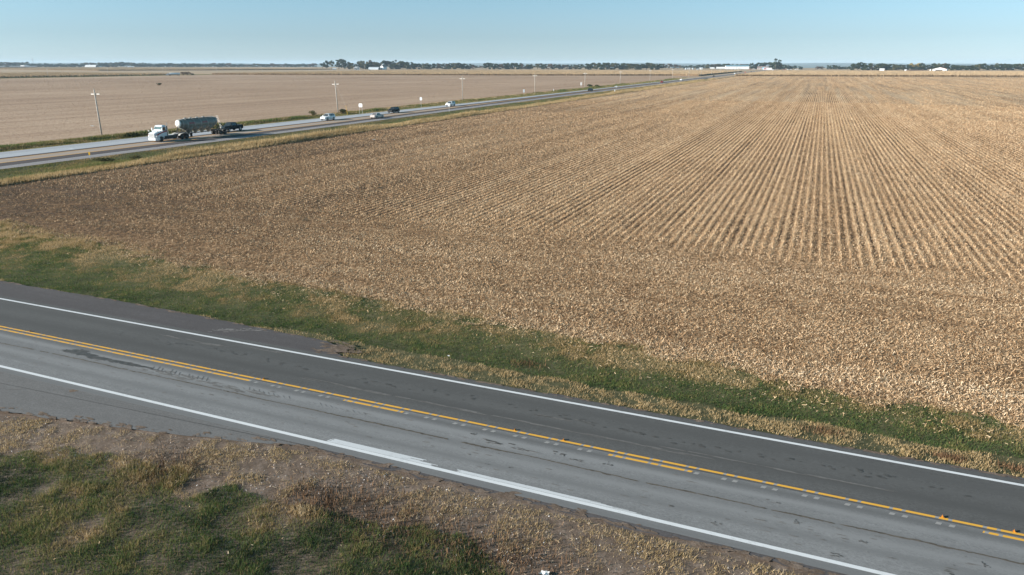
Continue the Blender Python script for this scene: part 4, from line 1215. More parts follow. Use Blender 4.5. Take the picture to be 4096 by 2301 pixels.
ORL = ['orange tab marker on the yellow centre line near the left edge of the picture', 'orange tab marker where the broken yellow line first stops',
       'orange tab marker on the centre line below the middle of the dry shoulder', 'orange tab marker a few paces right of the one near the brown stains',
       'orange tab marker just left of the last broken yellow dash', 'rightmost orange tab marker on the yellow centre line']
for k, a in enumerate((-41.1, -23.9, -10.4, -8.2, 5.6, 7.7)):
    t = thing('lane_marker', ORL[k], 'lane marker', (a, 25.32, ZM + .002), R(random.uniform(-8, 8)), 'orange tab markers on the centre line')
    MB().box(-.045, .045, -.05, .05, 0, .012).build('base', M['orange'], t)
    MB().loft([[(-.010, -.05, .012), (.010, -.05, .012), (.010, .05, .012), (-.010, .05, .012)], [(-.018, -.05, .068), (-.008, -.05, .068), (-.008, .05, .068), (-.018, .05, .068)]]).build('upright', M['orange'], t)


def litter(label, loc, s, mat='litter'):
    mb = MB(); p = []
    for i in range(5):
        for j in range(4):
            p.append((s * (i / 4 - .5) + random.uniform(-.1, .1) * s, s * .7 * (j / 3 - .5) + random.uniform(-.1, .1) * s, .02 + random.uniform(0, .28) * s))
    f = [(i * 4 + j, (i + 1) * 4 + j, (i + 1) * 4 + j + 1, i * 4 + j + 1) for i in range(4) for j in range(3)]
    mb.add(p, f); o = mb.build('litter', M[mat]); o.location = loc
    return tag(o, label, 'litter', None)


x, y = at(2180, 2294); litter('crumpled white paper in the dry grass at the bottom of the picture', (x, y, float(height(x, y)) + .05), .26)
x, y = at(1793, 1410); litter('pale scrap of litter on the dry strip below the green verge', (x, y, float(height(x, y)) + .03), .12)
x, y = at(370, 507); litter('white scrap lying in the bean stubble right of the leaning pole', (x, y, .05), .8)
x, y = at(1495, 562); litter('white scrap at the edge of the harvested corn below the highway', (x, y, .05), .6)


# ------------------------------------------------------------------ bushes and trees
def leafcloud(lobes, n, size, seed):
    """leaf-sized faces spread through overlapping lobes; (cx, cy, cz, r) each"""
    g = np.random.default_rng(seed)
    w = np.array([l[3] ** 2 for l in lobes]); w = w / w.sum()
    idx = g.choice(len(lobes), n, p=w); L = np.array(lobes)[idx]
    v = g.normal(size=(n, 3)); v /= np.linalg.norm(v, axis=1)[:, None]
    r = L[:, 3] * np.cbrt(g.uniform(.25, 1, n))
    c = L[:, :3] + v * r[:, None] * np.array([1, 1, .85])
    u = g.normal(size=(n, 3)); u /= np.linalg.norm(u, axis=1)[:, None]
    q = np.cross(u, g.normal(size=(n, 3))); q /= np.linalg.norm(q, axis=1)[:, None]
    s = (size * g.uniform(.6, 1.3, n))[:, None]
    V = np.stack([c - u * s - q * s * .6, c + u * s - q * s * .6, c + u * s * .8 + q * s * .7, c - u * s * .7 + q * s * .6], 1)
    lobe_shade = g.uniform(.25, .8, len(lobes))[idx]
    return V, np.clip(lobe_shade + g.normal(0, .16, n), 0, 1)


def tree_proto(kind, seed, shape):
    """unit tree: 1 high, about 1 wide; the copies are scaled"""
    g = random.Random(seed); lobes = []
    lo = {'round': .20, 'bushy': .10, 'tall': .16, 'sparse': .30}[shape]
    for k in range({'round': 15, 'bushy': 17, 'tall': 16, 'sparse': 11}[shape]):
        z = lo + (.93 - lo) * g.random()
        env = {'round': math.sqrt(max(.05, 1 - ((z - .60) / .42) ** 2)), 'bushy': math.sqrt(max(.05, 1 - ((z - .45) / .58) ** 2)), 'tall': .75 * math.sqrt(max(.05, 1 - ((z - .55) / .5) ** 2)), 'sparse': math.sqrt(max(.05, 1 - ((z - .65) / .38) ** 2))}[shape]
        a = g.uniform(0, 6.28); rr = env * .36 * math.sqrt(g.random())
        lobes.append((rr * math.cos(a), rr * math.sin(a), z, g.uniform(.09, .17) * (.8 if shape == 'sparse' else 1)))
    V, s = leafcloud(lobes, {'round': 1000, 'bushy': 1200, 'tall': 1000, 'sparse': 480}[shape], .040, seed)
    root = thing('tree', None, 'tree')
    np_mesh('crown', V, s, M['leaf_' + kind], root)
    t = MB(); t.cyl((0, 0, -.02), (.01, 0, .34), .026, .018, 8); t.cyl((.01, 0, .34), (0, .01, .72), .018, .006, 6)
    for k in range(5):
        l = lobes[k]; t.cyl((.005, 0, .24 + .06 * k), (l[0] * .9, l[1] * .9, max(l[2], .36 + .06 * k)), .010, .004, 5)
    t.build('trunk', M['bark'], root)
    return root


protos = {}
for kd in 'DOYB':
    for i, sh in enumerate(('round', 'bushy', 'tall', 'sparse')):
        protos[kd, sh] = [tree_proto(kd, 500 + 17 * i + 71 * 'DOYB'.index(kd) + 5 * j, sh) for j in range(2 if kd in 'DO' else 1)]
used = set(); ntree = 0


def tree(px, top, base, wid, kind, shape, label, group, back=0):
    """px, top, base, wid: where the crown stands in the survey photo"""
    global ntree
    x, y = at(px, base); d = CAM_H / max(1e-6, (base - 254) / 2997.0)
    ls = list(protos[kind, shape]); pr = ls[ntree % len(ls)]
    ntree += 1
    key = pr.name
    o = pr if key not in used else copy_tree(pr); used.add(key)
    h = (base - top) / 2860.0 * d * .98; w = wid / 2860.0 * d * .98
    o.location = (x, y, -.2); o.scale = (w * 1.85, w * 1.85, h * .97); o.rotation_euler = (0, 0, random.uniform(0, 6.28))
    o.name = 'tree'; return tag(o, label, 'tree', group)


GF = ('one of the trees crowded round the farmstead', 'trees round the farmstead')
GB = ('one of the bushy trees in the belt right of the farmstead', 'trees in the belt right of the farmstead')
GH = ('one of the dark trees in the dense hedgerow left of the grain bins', 'trees in the dense hedgerow')
GL_ = ('one of the far trees along the left horizon', 'trees along the left horizon')
GR = ('one of the trees in the shelter belt behind the open sided shed', 'trees in the shelter belt')
GM = ('one of the low trees behind the trailers and the metal building', 'trees behind the trailers')


def belt(spec, lab, base, wmul=1.0):
    for (px, top, w, kd, sh) in spec:
        tree(px, top, base + random.uniform(-.5, .3), w * wmul, kd, sh, lab[0], lab[1])


# farmstead
tree(1290, 249, 277.5, 17, 'D', 'sparse', 'small dark tree with a bare trunk at the left end of the farmstead', None)
tree(1306, 244, 277.5, 18, 'D', 'round', 'round dark tree second from the left end of the farmstead', None)
tree(1328, 243, 277, 18, 'O', 'sparse', 'thin pale crowned tree behind the farm shed', None)
tree(1356, 238, 277.5, 40, 'D', 'round', 'big dark tree above the small white farm shed', None)
tree(1378, 242, 277, 18, 'D', 'tall', 'dark upright tree joined to the big dark farmstead tree', None)
tree(1466, 235, 276.5, 24, 'O', 'tall', 'tallest olive tree of the farmstead, behind the grey arched shed', None)
belt([(1395, 248, 20, 'O', 'bushy'), (1410, 249, 18, 'O', 'round'), (1402, 262, 18, 'O', 'bushy'), (1437, 241, 24, 'O', 'round'), (1452, 243, 20, 'O', 'tall'), (1485, 242, 22, 'B', 'round'), (1478, 250, 24, 'D', 'bushy'), (1506, 239, 20, 'O', 'tall'), (1497, 246, 22, 'D', 'round'), (1521, 247, 20, 'O', 'round'),
      (1546, 241, 26, 'D', 'round'), (1562, 243, 20, 'O', 'round'), (1580, 239, 20, 'D', 'tall'), (1596, 237, 26, 'O', 'tall'), (1612, 243, 22, 'D', 'round'), (1573, 252, 26, 'D', 'bushy'), (1604, 254, 26, 'D', 'bushy'), (1635, 249, 22, 'D', 'round'), (1652, 248, 22, 'D', 'tall'), (1645, 258, 26, 'D', 'bushy'), (1668, 253, 20, 'D', 'round'), (1684, 254, 20, 'D', 'bushy'), (1625, 256, 22, 'O', 'bushy')], GF, 277.5)
# belt right of the farmstead
belt([(1703, 253, 22, 'O', 'bushy'), (1718, 257, 26, 'D', 'bushy'), (1733, 255, 20, 'D', 'round'), (1750, 254, 22, 'B', 'round'), (1770, 254, 24, 'O', 'bushy'), (1790, 255, 22, 'B', 'bushy'), (1805, 252, 26, 'D', 'bushy'), (1823, 253, 24, 'O', 'round'), (1840, 252, 22, 'D', 'round'), (1856, 254, 24, 'D', 'bushy'), (1875, 256, 20, 'D', 'bushy'), (1890, 258, 18, 'B', 'bushy'),
      (1945, 254, 18, 'D', 'round'), (1957, 250, 20, 'D', 'round'), (1970, 254, 22, 'D', 'bushy'), (1988, 254, 22, 'D', 'bushy'), (2005, 256, 18, 'B', 'bushy'), (2020, 253, 22, 'D', 'bushy'), (2040, 252, 24, 'D', 'bushy'), (2058, 251, 22, 'D', 'round'), (2074, 252, 24, 'D', 'bushy'), (2092, 256, 18, 'B', 'round'), (2110, 258, 22, 'O', 'bushy'), (2124, 257, 18, 'D', 'bushy'),
      (2150, 252, 30, 'O', 'round'), (2180, 256, 22, 'D', 'bushy'), (2200, 255, 22, 'B', 'bushy'), (2218, 257, 22, 'D', 'bushy'), (2238, 258, 20, 'O', 'bushy'), (2258, 259, 22, 'B', 'bushy'), (2278, 259, 20, 'D', 'bushy'), (2300, 259, 22, 'O', 'bushy'), (2322, 257, 22, 'D', 'bushy')], GB, 277.5)
belt([(1905, 263, 18, 'O', 'bushy'), (1925, 263, 18, 'B', 'bushy')], GB, 274)
# dense hedgerow
belt([(2350, 254, 26, 'D', 'bushy'), (2368, 252, 24, 'D', 'round'), (2386, 253, 24, 'O', 'round'), (2404, 251, 26, 'D', 'bushy'), (2424, 250, 24, 'D', 'round'), (2440, 252, 24, 'D', 'bushy'), (2458, 253, 26, 'O', 'bushy'), (2478, 254, 24, 'D', 'bushy'), (2494, 252, 26, 'D', 'bushy'), (2515, 254, 26, 'O', 'bushy'), (2530, 254, 26, 'D', 'round'), (2550, 256, 24, 'O', 'bushy'), (2566, 255, 24, 'D', 'bushy'), (2586, 252, 28, 'D', 'round'), (2602, 253, 26, 'O', 'bushy'), (2620, 255, 26, 'D', 'bushy'), (2638, 255, 26, 'D', 'bushy')], GH, 279)
# behind the trailers
belt([(2660, 256, 18, 'B', 'round'), (2678, 255, 20, 'B', 'bushy'), (2700, 258, 20, 'B', 'bushy'), (2716, 261, 16, 'B', 'bushy'), (2737, 263, 20, 'D', 'bushy'), (2759, 261, 16, 'D', 'round'), (2776, 264, 20, 'D', 'bushy'), (2797, 259, 20, 'D', 'bushy'), (2815, 258, 20, 'D', 'bushy'), (2832, 257, 20, 'O', 'bushy'), (2850, 257, 22, 'B', 'bushy'), (2868, 256, 20, 'O', 'bushy'), (2886, 255, 22, 'D', 'bushy'), (2904, 254, 20, 'D', 'round'), (2922, 256, 20, 'D', 'bushy'), (2950, 257, 18, 'D', 'bushy'), (2970, 257, 20, 'B', 'bushy'), (2990, 257, 20, 'D', 'bushy')], GM, 274.5)
tree(3005, 250, 276.5, 16, 'D', 'tall', 'upright dark tree at the right end of the long metal building', None)
tree(3022, 257, 276.5, 18, 'D', 'bushy', 'low dark tree left of the stone house', None)
tree(3037, 251, 275.5, 16, 'D', 'round', 'round tree behind the left end of the stone house', None)
tree(3056, 249, 275.5, 24, 'D', 'round', 'wide round tree behind the stone house', None)
tree(3080, 246, 278, 18, 'D', 'tall', 'dark tree left of the tallest tree by the highway', None)
tree(3103, 233.5, 279, 30, 'D', 'tall', 'tallest tree by the highway, ragged and dark, near the white semi trailer', None)
tree(3118, 240, 279, 18, 'O', 'tall', 'ragged tree on the right shoulder of the tallest one', None)
belt([(3090, 256, 22, 'D', 'bushy'), (3112, 258, 24, 'D', 'bushy'), (3130, 258, 18, 'D', 'bushy'), (3146, 259, 20, 'D', 'bushy'), (3160, 264, 16, 'D', 'bushy'), (3183, 263, 16, 'D', 'round'), (3200, 266, 14, 'D', 'bushy'), (3270, 266, 16, 'B', 'bushy'), (3286, 266, 16, 'B', 'bushy'), (3316, 261, 16, 'D', 'bushy'), (3334, 260, 20, 'D', 'bushy'), (3350, 263, 18, 'D', 'bushy'), (3370, 267, 20, 'D', 'bushy'), (3390, 267, 20, 'D', 'bushy')],
     ('one of the low dark trees right of the tallest tree by the highway', 'low trees beyond the right cornfield'), 277.5)
# shelter belt on the right
tree(3648, 251.5, 281, 22, 'Y', 'round', 'golden yellow tree standing above the brush pile, left one of the two', None)
tree(3676, 251.5, 281, 20, 'Y', 'round', 'yellow green tree standing above the brush pile, right one of the two', None)
belt([(3410, 254, 26, 'D', 'bushy'), (3430, 252, 24, 'D', 'round'), (3449, 248, 28, 'D', 'tall'), (3468, 253, 26, 'D', 'bushy'), (3488, 254, 26, 'B', 'round'), (3505, 258, 24, 'D', 'bushy'), (3521, 252, 22, 'D', 'round'), (3540, 256, 24, 'D', 'bushy'), (3556, 256, 26, 'D', 'bushy'), (3575, 257, 26, 'O', 'bushy'), (3595, 258, 26, 'D', 'bushy'), (3612, 260, 24, 'O', 'bushy'), (3630, 258, 20, 'D', 'bushy'), (3690, 253, 18, 'D', 'round'), (3662, 266, 24, 'D', 'bushy'), (3688, 267, 24, 'D', 'bushy'),
      (3708, 260, 24, 'D', 'bushy'), (3727, 254, 20, 'D', 'round'), (3742, 262, 22, 'D', 'bushy'), (3758, 252, 26, 'O', 'round'), (3775, 254, 24, 'B', 'round'), (3792, 256, 26, 'D', 'round'), (3810, 259, 26, 'D', 'bushy'), (3826, 261, 24, 'D', 'bushy'), (3842, 262, 24, 'O', 'bushy'), (3860, 262, 26, 'D', 'bushy'), (3880, 262, 26, 'D', 'bushy'), (3898, 261, 24, 'D', 'bushy'), (3914, 256, 26, 'O', 'bushy'), (3932, 255, 24, 'D', 'round'),
      (3950, 263, 20, 'D', 'bushy'), (3970, 259, 24, 'D', 'bushy'), (3990, 254, 24, 'O', 'round'), (4005, 256, 26, 'D', 'bushy'), (4024, 254, 24, 'D', 'round'), (4044, 256, 26, 'D', 'bushy'), (4062, 254, 24, 'D', 'round'), (4082, 255, 26, 'O', 'bushy'), (4098, 256, 26, 'D', 'bushy'), (4120, 256, 26, 'D', 'bushy')], GR, 281.5)
# left horizon
sp = []
for px in np.arange(-20, 118, 13): sp.append((px, 249 + random.uniform(-1, 2), 18, random.choice('OBDO'), 'bushy'))
for px in np.arange(124, 330, 12): sp.append((px, 255.5 + random.uniform(-2.5, 2), 17, random.choice('DDOD'), 'bushy'))
for px in np.arange(334, 392, 11): sp.append((px, 251.5 + random.uniform(-1, 1), 17, random.choice('BBO'), 'round'))
for px in np.arange(398, 470, 10): sp.append((px, 251.5 + random.uniform(-2, 2), 17, random.choice('DDO'), 'bushy'))
for px in np.arange(472, 532, 12): sp.append((px, 248.5 + random.uniform(-1, 2), 19, random.choice('OOD'), 'round'))
for px in np.arange(536, 600, 11): sp.append((px, 252 + random.uniform(-2, 4), 18, random.choice('ODB'), 'bushy'))
for px in np.arange(604, 930, 12): sp.append((px, 254.5 + random.uniform(-3, 3), 18, random.choice('DDOBD'), 'bushy'))
for px in np.arange(936, 1270, 14): sp.append((px, 256 + random.uniform(-3, 2), 18, random.choice('DOBD'), 'bushy'))
belt(sp, GL_, 268.5)


def bush(label, x, y, w, h, kind, seed, cat='bush', group=None):
    g = random.Random(seed); L = [(g.uniform(-.3, .3), g.uniform(-.3, .3), g.uniform(.25, .7), g.uniform(.18, .3)) for _ in range(9)]
    V, s = leafcloud(L, 500, .045, seed)
    V = V * np.array([w, w, h]); V[:, :, 2] = np.maximum(V[:, :, 2], 0)
    root = thing('bush', label, cat, (x, y, float(height(x, y)) if abs(x + 120) < 22 else 0.0), 0, group)
    np_mesh('foliage', V, s, M['leaf_' + kind], root)
    st = MB()
    for k in range(4): st.cyl((.03 * k * w * .3, 0, -.1), (L[k][0] * w * .7, L[k][1] * w * .7, L[k][2] * h * .8), .02 * w, .008 * w, 5)
    st.build('stem', M['bark'], root)
    return root


x, y = at(640, 343); bush('dark green bush standing alone in the bean stubble', x, y, 4.0, 2.2, 'D', 901)
bush('low green bush spreading in the highway ditch below the delineator', -105.6, 82.2, 3.4, 1.05, 'O', 902)
bush('smaller scrubby bush in the highway ditch right of the low green bush', -104.0, 86.5, 2.4, 1.0, 'O', 903)
for k, (px, py, w, h, kd, lb) in enumerate(((735, 302, 8, 6, 'B', 'round brown bush beside the gravel road just behind the white tanker'), (751, 301.6, 7.5, 6, 'B', 'round brown bush beside the gravel road, second from the white tanker'), (768, 301.4, 6, 3.4, 'D', 'low dark bush on the gravel road right of the two round ones'),
                                             (1253, 462, 2.6, 1.7, 'O', 'scrubby weed bush behind the back of the first white SUV'), (1375, 452, 3.2, 1.8, 'D', 'dark scrub at the foot of the utility pole behind the white SUV'), (2358, 348, 4.5, 2.2, 'D', 'dark bush on the far verge above the dark green SUV'), (2387, 347.5, 3.4, 1.7, 'D', 'smaller dark bush on the far verge right of the dark green SUV'),
                                             (528, 545, 3.0, 1.5, 'D', 'dark weed clump on the far verge left of the tank truck cab'), (3, 268, 1, 1, 'D', None))):
    if lb is None: continue
    x, y = at(px, py); bush(lb, x, y, w, h, kd, 910 + k)
x, y = at(27, 272.4); bush('round dark bush in front of the long low barn', x, y, 20, 8, 'D', 931)


# ------------------------------------------------------------------ far buildings
def facing(px): return YAW - math.atan((px - 2048) / 2997.0)


def scale_at(py): return CAM_H / ((py - 254) / 2997.0) / 2860.0 * .98


def gable(name, label, cat, px, base, wpx, eave_px, ridge_px, wall, roof, depth=12.0, ridge_x=True, rot=0.0, door=None, group=None, parts=None):
    """ridge_x: ridge runs across the view, else the gable end faces us"""
    s = scale_at(base); W, he, hr = wpx * s, eave_px * s, ridge_px * s
    x, y = at(px, base); t = thing(name, label, cat, (x, y, -.3), facing(px) + rot, group)
    D = depth; b = MB()
    b.box(-W / 2, W / 2, 0, D, 0, he)
    if ridge_x:
        for sx in (-W / 2, W / 2): b.poly([(sx, 0, he), (sx, D, he), (sx, D / 2, hr)])
    else:
        for yy in (0, D): b.poly([(-W / 2, yy, he), (W / 2, yy, he), (0, yy, hr)])
    b.build('wall', M[wall], t)
    r = MB(); o = .3; th = .18
    if ridge_x:
        for (y0, y1, z0, z1) in ((-o, D / 2, he - .1, hr), (D + o, D / 2, he - .1, hr)):
            r.loft([[(-W / 2 - o, y0, z0), (-W / 2 - o, y1, z1), (-W / 2 - o, y1, z1 + th), (-W / 2 - o, y0, z0 + th)], [(W / 2 + o, y0, z0), (W / 2 + o, y1, z1), (W / 2 + o, y1, z1 + th), (W / 2 + o, y0, z0 + th)]])
    else:
        for sx in (-1, 1):
            r.loft([[(sx * (W / 2 + o), yy, he - .1), (0, yy, hr), (0, yy, hr + th), (sx * (W / 2 + o), yy, he - .1 + th)] for yy in (-o, D + o)])
    rr = r.build('roof', M[roof], t)
    for (u0, u1, v0, v1, mt, nm) in (door or []):
        MB().box(-W / 2 + W * u0, -W / 2 + W * u1, -.06, .04, he * v0, he * v1).build(nm, M[mt], t)
    return t, rr, (W, he, hr, D)


def arch_shed(name, label, px, base, wpx, hpx, skin, end, depth, cat='shed', rot=0.0, across=True):
    s = scale_at(base); W, h = wpx * s, hpx * s; x, y = at(px, base)
    t = thing(name, label, cat, (x, y, -.3), facing(px) + rot)
    n = 16; r = depth / 2
    arc = lambda xx, k_=1.0: [(xx, r - r * math.cos(PI * k / n) * k_, h * math.sin(PI * k / n) * k_) for k in range(n + 1)]
    m = MB(); m.loft([arc(-W / 2), arc(W / 2)], caps=False); m.build('shell', M[skin], t, smooth=True)
    for sx in (-1, 1):
        e = MB(); e.poly(arc(sx * (W / 2 - .15), .985)); e.build('end_wall', M[end], t)
    return t


# left
gable('long_barn', 'long low dark barn at the left edge under the grey trees', 'barn', 66, 272, 142, 5.5, 7.0, 'b_dark', 'b_grey', 20)
gable('farm_building', 'blocky barn with one sunlit white gable behind the long low barn', 'barn', 108, 270.5, 20, 8, 11, 'b_white', 'b_dark', 22, False, R(35))
tw = thing('lattice_mast', 'slender lattice mast leaning above the left horizon trees', 'mast', (*at(136, 268), 0), 0)
s = scale_at(268); H = 35 * s
lm = MB()
for (cx, cy) in ((-1, -.6), (1, -.6), (0, 1.1)): lm.cyl((cx, cy, 0), (cx * .55, cy * .55, H), .22, n=5)
for k in range(14):
    z0, z1 = H * k / 14, H * (k + 1) / 14
    lm.cyl((-1 + .03 * k, -.6, z0), (1 - .03 * k, -.6, z1), .12, n=4); lm.cyl((1 - .03 * k, -.6, z0), (0, 1.1, z1), .12, n=4)
lm.build('tower', M['insul'], tw)
am = MB(); am.box(-1.8, 1.8, -1, 1, H - 3.0, H - .5); am.box(-1.5, 1.5, -.8, .8, H * .72, H * .75); am.build('antenna', M['insul'], tw)
arch_shed('hoop_building', 'big white hoop building on the left horizon', 361, 270.6, 44, 10.6, 'b_white', 'b_dark', 24, 'building', R(-28))
gable('farm_shed', 'small white shed right of the big hoop building', 'shed', 383, 270.4, 20, 4.2, 5.6, 'b_white', 'b_white', 12)
gable('farm_shed', 'small blue grey shed behind the white one near the hoop building', 'shed', 402, 270.2, 10, 3.5, 4.6, 'b_grey', 'b_blue', 10)
gable('farm_house', 'small white building half hidden below the pale olive trees', 'building', 523, 269.8, 24, 2.6, 4.2, 'b_white', 'b_white', 10)
gable('farm_house', 'tiny white gabled house in the gap of the left horizon trees', 'house', 983, 266.5, 9, 3.2, 6.0, 'b_white', 'b_dark', 10, False)
# farmstead
gable('farm_shed', 'small white shed under the big dark tree of the farmstead', 'shed', 1338, 279.2, 15, 4.8, 6.8, 'b_white', 'b_white', 8, True, 0, [(.1, .3, 0, .8, 'b_grey', 'door')])
t, rr, dm = gable('farm_house', 'white farm house among the trees left of the arched shed', 'house', 1428, 279.4, 22, 8, 11, 'b_white', 'b_grey', 9, True, 0, [(.15, .25, .45, .8, 'glass', 'window'), (.4, .5, .0, .6, 'b_dark', 'door'), (.7, .8, .45, .8, 'glass', 'window')])
W_, he, hr, D_ = dm; mb = MB(); mb.box(W_ * .02, W_ * .30, -.4, D_ * .8, he * .9, he * 1.75); up = mb.build('upper_storey', M['b_white'], t)
mb = MB(); mb.loft([[(W_ * -.02, -.8, he * 1.75), (W_ * .34, -.8, he * 1.75), (W_ * .16, -.8, he * 2.1)], [(W_ * -.02, D_ * .85, he * 1.75), (W_ * .34, D_ * .85, he * 1.75), (W_ * .16, D_ * .85, he * 2.1)]]); mb.build('gable_roof', M['b_grey'], up)
arch_shed('arched_shed', 'grey steel arched shed left of the gabled white barn', 1493, 279.3, 44, 11.0, 'b_steel', 'b_dark', 15, 'shed', R(-24))
t, rr, dm = gable('gabled_barn', 'tall white gabled barn with a small cupola beside the arched shed', 'barn', 1527, 279.2, 15, 12, 18, 'b_white', 'b_dark', 20, False, R(-26), [(.4, .6, 0, .5, 'b_dark', 'door')])
W_, he, hr, D_ = dm; mb = MB(); mb.box(-.9, .9, 4, 6, hr - .3, hr + 1.5); mb.loft([[(-1.1, 3.8, hr + 1.5), (1.1, 3.8, hr + 1.5), (0, 3.8, hr + 2.3)], [(-1.1, 6.2, hr + 1.5), (1.1, 6.2, hr + 1.5), (0, 6.2, hr + 2.3)]]); mb.build('cupola', M['b_white'], rr)


def trailer(label, px, base, wpx, hpx, mat='tr_white', cab=False, rot=0.0, name='box_trailer', cat='trailer', group=None):
    s = scale_at(base); W, h = wpx * s, hpx * s; x, y = at(px, base)
    t = thing(name, label, cat, (x, y, 0), facing(px) + rot, group)
    z0 = min(1.2, h * .28)
    b = MB(); b.box(-W / 2, W / 2, 0, 2.6, z0, h); b.build('box', M[mat], t)
    f = MB(); f.box(-W / 2 + .2, W / 2 - .2, .6, 2.0, z0 - .25, z0 - .003); f.build('chassis', M['frame'], t)
    for u in (-.40, -.30):
        for yy in (.25, 2.35):
            w = MB(); w.cyl((W * u, yy - .15, .5), (W * u, yy + .15, .5), .5, n=14); w.build('wheel', M['black'], t)
    g = MB(); g.box(W * .28, W * .28 + .15, .5, 2.1, 0, z0 - .26); g.build('landing_leg', M['frame'], t)
    if cab:
        c = MB(); c.loft([[(W / 2 + .6, .1, .6), (W / 2 + .6, 2.5, .6), (W / 2 + .6, 2.5, 3.0), (W / 2 + .6, .1, 3.0)], [(W / 2 + 2.2, .1, .6), (W / 2 + 2.2, 2.5, .6), (W / 2 + 2.1, 2.5, 2.9), (W / 2 + 2.1, .1, 2.9)], [(W / 2 + 2.5, .2, .6), (W / 2 + 2.5, 2.4, .6), (W / 2 + 2.4, 2.4, 1.9), (W / 2 + 2.4, .2, 1.9)], [(W / 2 + 4.2, .3, .6), (W / 2 + 4.2, 2.3, .6), (W / 2 + 4.1, 2.3, 1.6), (W / 2 + 4.1, .3, 1.6)]])
        cb = c.build('cab', M[mat], t); MB().box(W / 2 + 1.0, W / 2 + 1.9, .04, .09, 1.9, 2.7).build('side_window', M['glass'], cb)
        for xx in (W / 2 + .5, W / 2 + 3.3):
            for yy in (.25, 2.35):
                w = MB(); w.cyl((xx, yy - .15, .5), (xx, yy + .15, .5), .5, n=14); w.build('wheel', M['black'], t)
    return t, W, h


trailer('white box trailer parked left of the longest trailer before the metal building', 2849, 277.3, 17, 7.5)
trailer('long white semi trailer parked left of the metal building', 2882, 277.2, 35, 9.0, cab=True)
trailer('short white trailer parked below the left end of the metal building', 2915, 278, 10, 5.5)
trailer('small white trailer parked below the middle of the metal building', 2935, 278, 5, 5.5)
trailer('bright white trailer parked below the right half of the metal building', 2976, 278, 36, 8.5)
for k, (px, w, h) in enumerate(((2743, 7, 6.4), (2750, 7, 6.4), (2758, 8, 6.6), (2771, 8, 6.6))):
    s = scale_at(278); x, y = at(px, 278); t = thing('grain_bin', ['silver grain bin, leftmost of the row beyond the corn', 'silver grain bin, second from the left of the row', 'silver grain bin, third from the left of the row', 'silver grain bin standing a little apart at the right of the row'][k], 'grain bin', (x, y, 0), 0, 'silver grain bins beyond the corn')
    m = MB(); m.cyl((0, 0, 0), (0, 0, h * s * .8), w * s * .46, n=18); m.build('bin_wall', M['b_steel'], t, smooth=False)
    m = MB(); m.cyl((0, 0, h * s * .8), (0, 0, h * s * 1.0), w * s * .48, w * s * .06, n=18); m.build('roof', M['b_steel'], t)
gable('low_shed', 'low blue shed right of the grain bins', 'shed', 2790, 278.6, 11, 2.4, 3.6, 'b_grey', 'b_blue', 8)
gable('farm_shed', 'steel shed with a white front right of the low blue shed', 'shed', 2804, 278, 13, 5.5, 8.2, 'b_steel', 'b_steel', 10, True, 0, [(.05, .5, 0, .9, 'b_white', 'door')])
gable('metal_building', 'long pale metal building with a blue roof beyond the parked trailers', 'building', 2949, 277, 91, 11, 15.5, 'b_white', 'b_blue', 30, True, R(4), [(.12, .16, 0, .6, 'b_grey', 'door'), (.47, .485, 0, .95, 'b_blue', 'downpipe'), (.55, .62, 0, .6, 'b_grey', 'door')])
t, rr, dm = gable('stone_house', 'wide house with a brown shingle roof below the tallest tree', 'house', 3051, 278.3, 44, 6.2, 12, 'b_stone', 'b_brown', 16, True, 0, [(.12, .18, .35, .8, 'glass', 'window'), (.3, .36, 0, .75, 'b_dark', 'door'), (.5, .58, .35, .8, 'glass', 'window'), (.75, .82, .35, .8, 'glass', 'window')])
t, W_, h_ = trailer('white semi trailer with a red emblem, broadside where the highway meets the farmyard', 3069, 282.5, 34, 10.5, cab=True, name='semi_truck', cat='truck')
MB().box(-W_ * .42, -W_ * .12, -.05, -.003, h_ * .45, h_ * .82).build('emblem', M['tr_red'], t)
sg = sign('panel_sign', 'round blue and white roadside panel in front of the stone house', (*at(3053, 280.2), 0), facing(3053), 5.6, 5.2, 1.0, 2, 'blue_logo', True)
MB().box(-1.3, 1.3, -.06, -.013, 2.6, 4.4).build('symbol', M['signwhite'], sg)
for k, (px, pm, lb) in enumerate(((3000, 'c_red', 'dark red car parked at the right end of the metal building'), (3012, 'c_silver', 'silver car parked right of the metal building'), (3018, 'c_white', 'white car parked left of the stone house'), (3136, 'c_red', 'red car far down the highway right of the tallest tree'), (3151, 'c_white', 'white car far off, next right of the red one'), (3163, 'c_white', 'white van parked far off beyond the cornfield, left one'), (3182, 'c_white', 'white van parked far off beyond the cornfield, middle one'), (3190, 'c_white', 'white van parked far off beyond the cornfield, right one'))):
    car('parked_car', lb, 'car', 'suv', M[pm], (*at(px, 279.2), 0), facing(px) + PI / 2 * (1 if k % 2 else -1), 'small vehicles near the farmyard')
# right
gable('farm_shed', 'small white shed with a sloping roof in front of the shelter belt', 'shed', 3527, 283, 17, 7.0, 9.0, 'b_white', 'b_white', 14)
gable('farm_shed', 'tiny white shed at the left end of the brush pile', 'shed', 3622, 284, 8, 4, 6, 'b_white', 'b_white', 6)
t = thing('fuel_tank', 'upright white tank between the brush pile and the open sided shed', 'tank', (*at(3721, 285.5), 0), 0)
m = MB(); s = scale_at(285.5); m.cyl((0, 0, 0), (0, 0, 6.2 * s), 2.6 * s, n=16); m.build('vessel', M['b_white'], t, smooth=True); m = MB(); m.cyl((0, 0, 6.2 * s), (0, 0, 7.6 * s), 2.6 * s, .6 * s, n=16); m.build('cap', M['b_white'], t)
x, y = at(3658, 285.3); s = scale_at(285.3); V, sh = leafcloud([(random.uniform(-30, 30) * s, random.uniform(0, 6) * s, random.uniform(1.0, 4.5) * s, 2.6 * s) for _ in range(34)], 1500, 1.0 * s, 77)
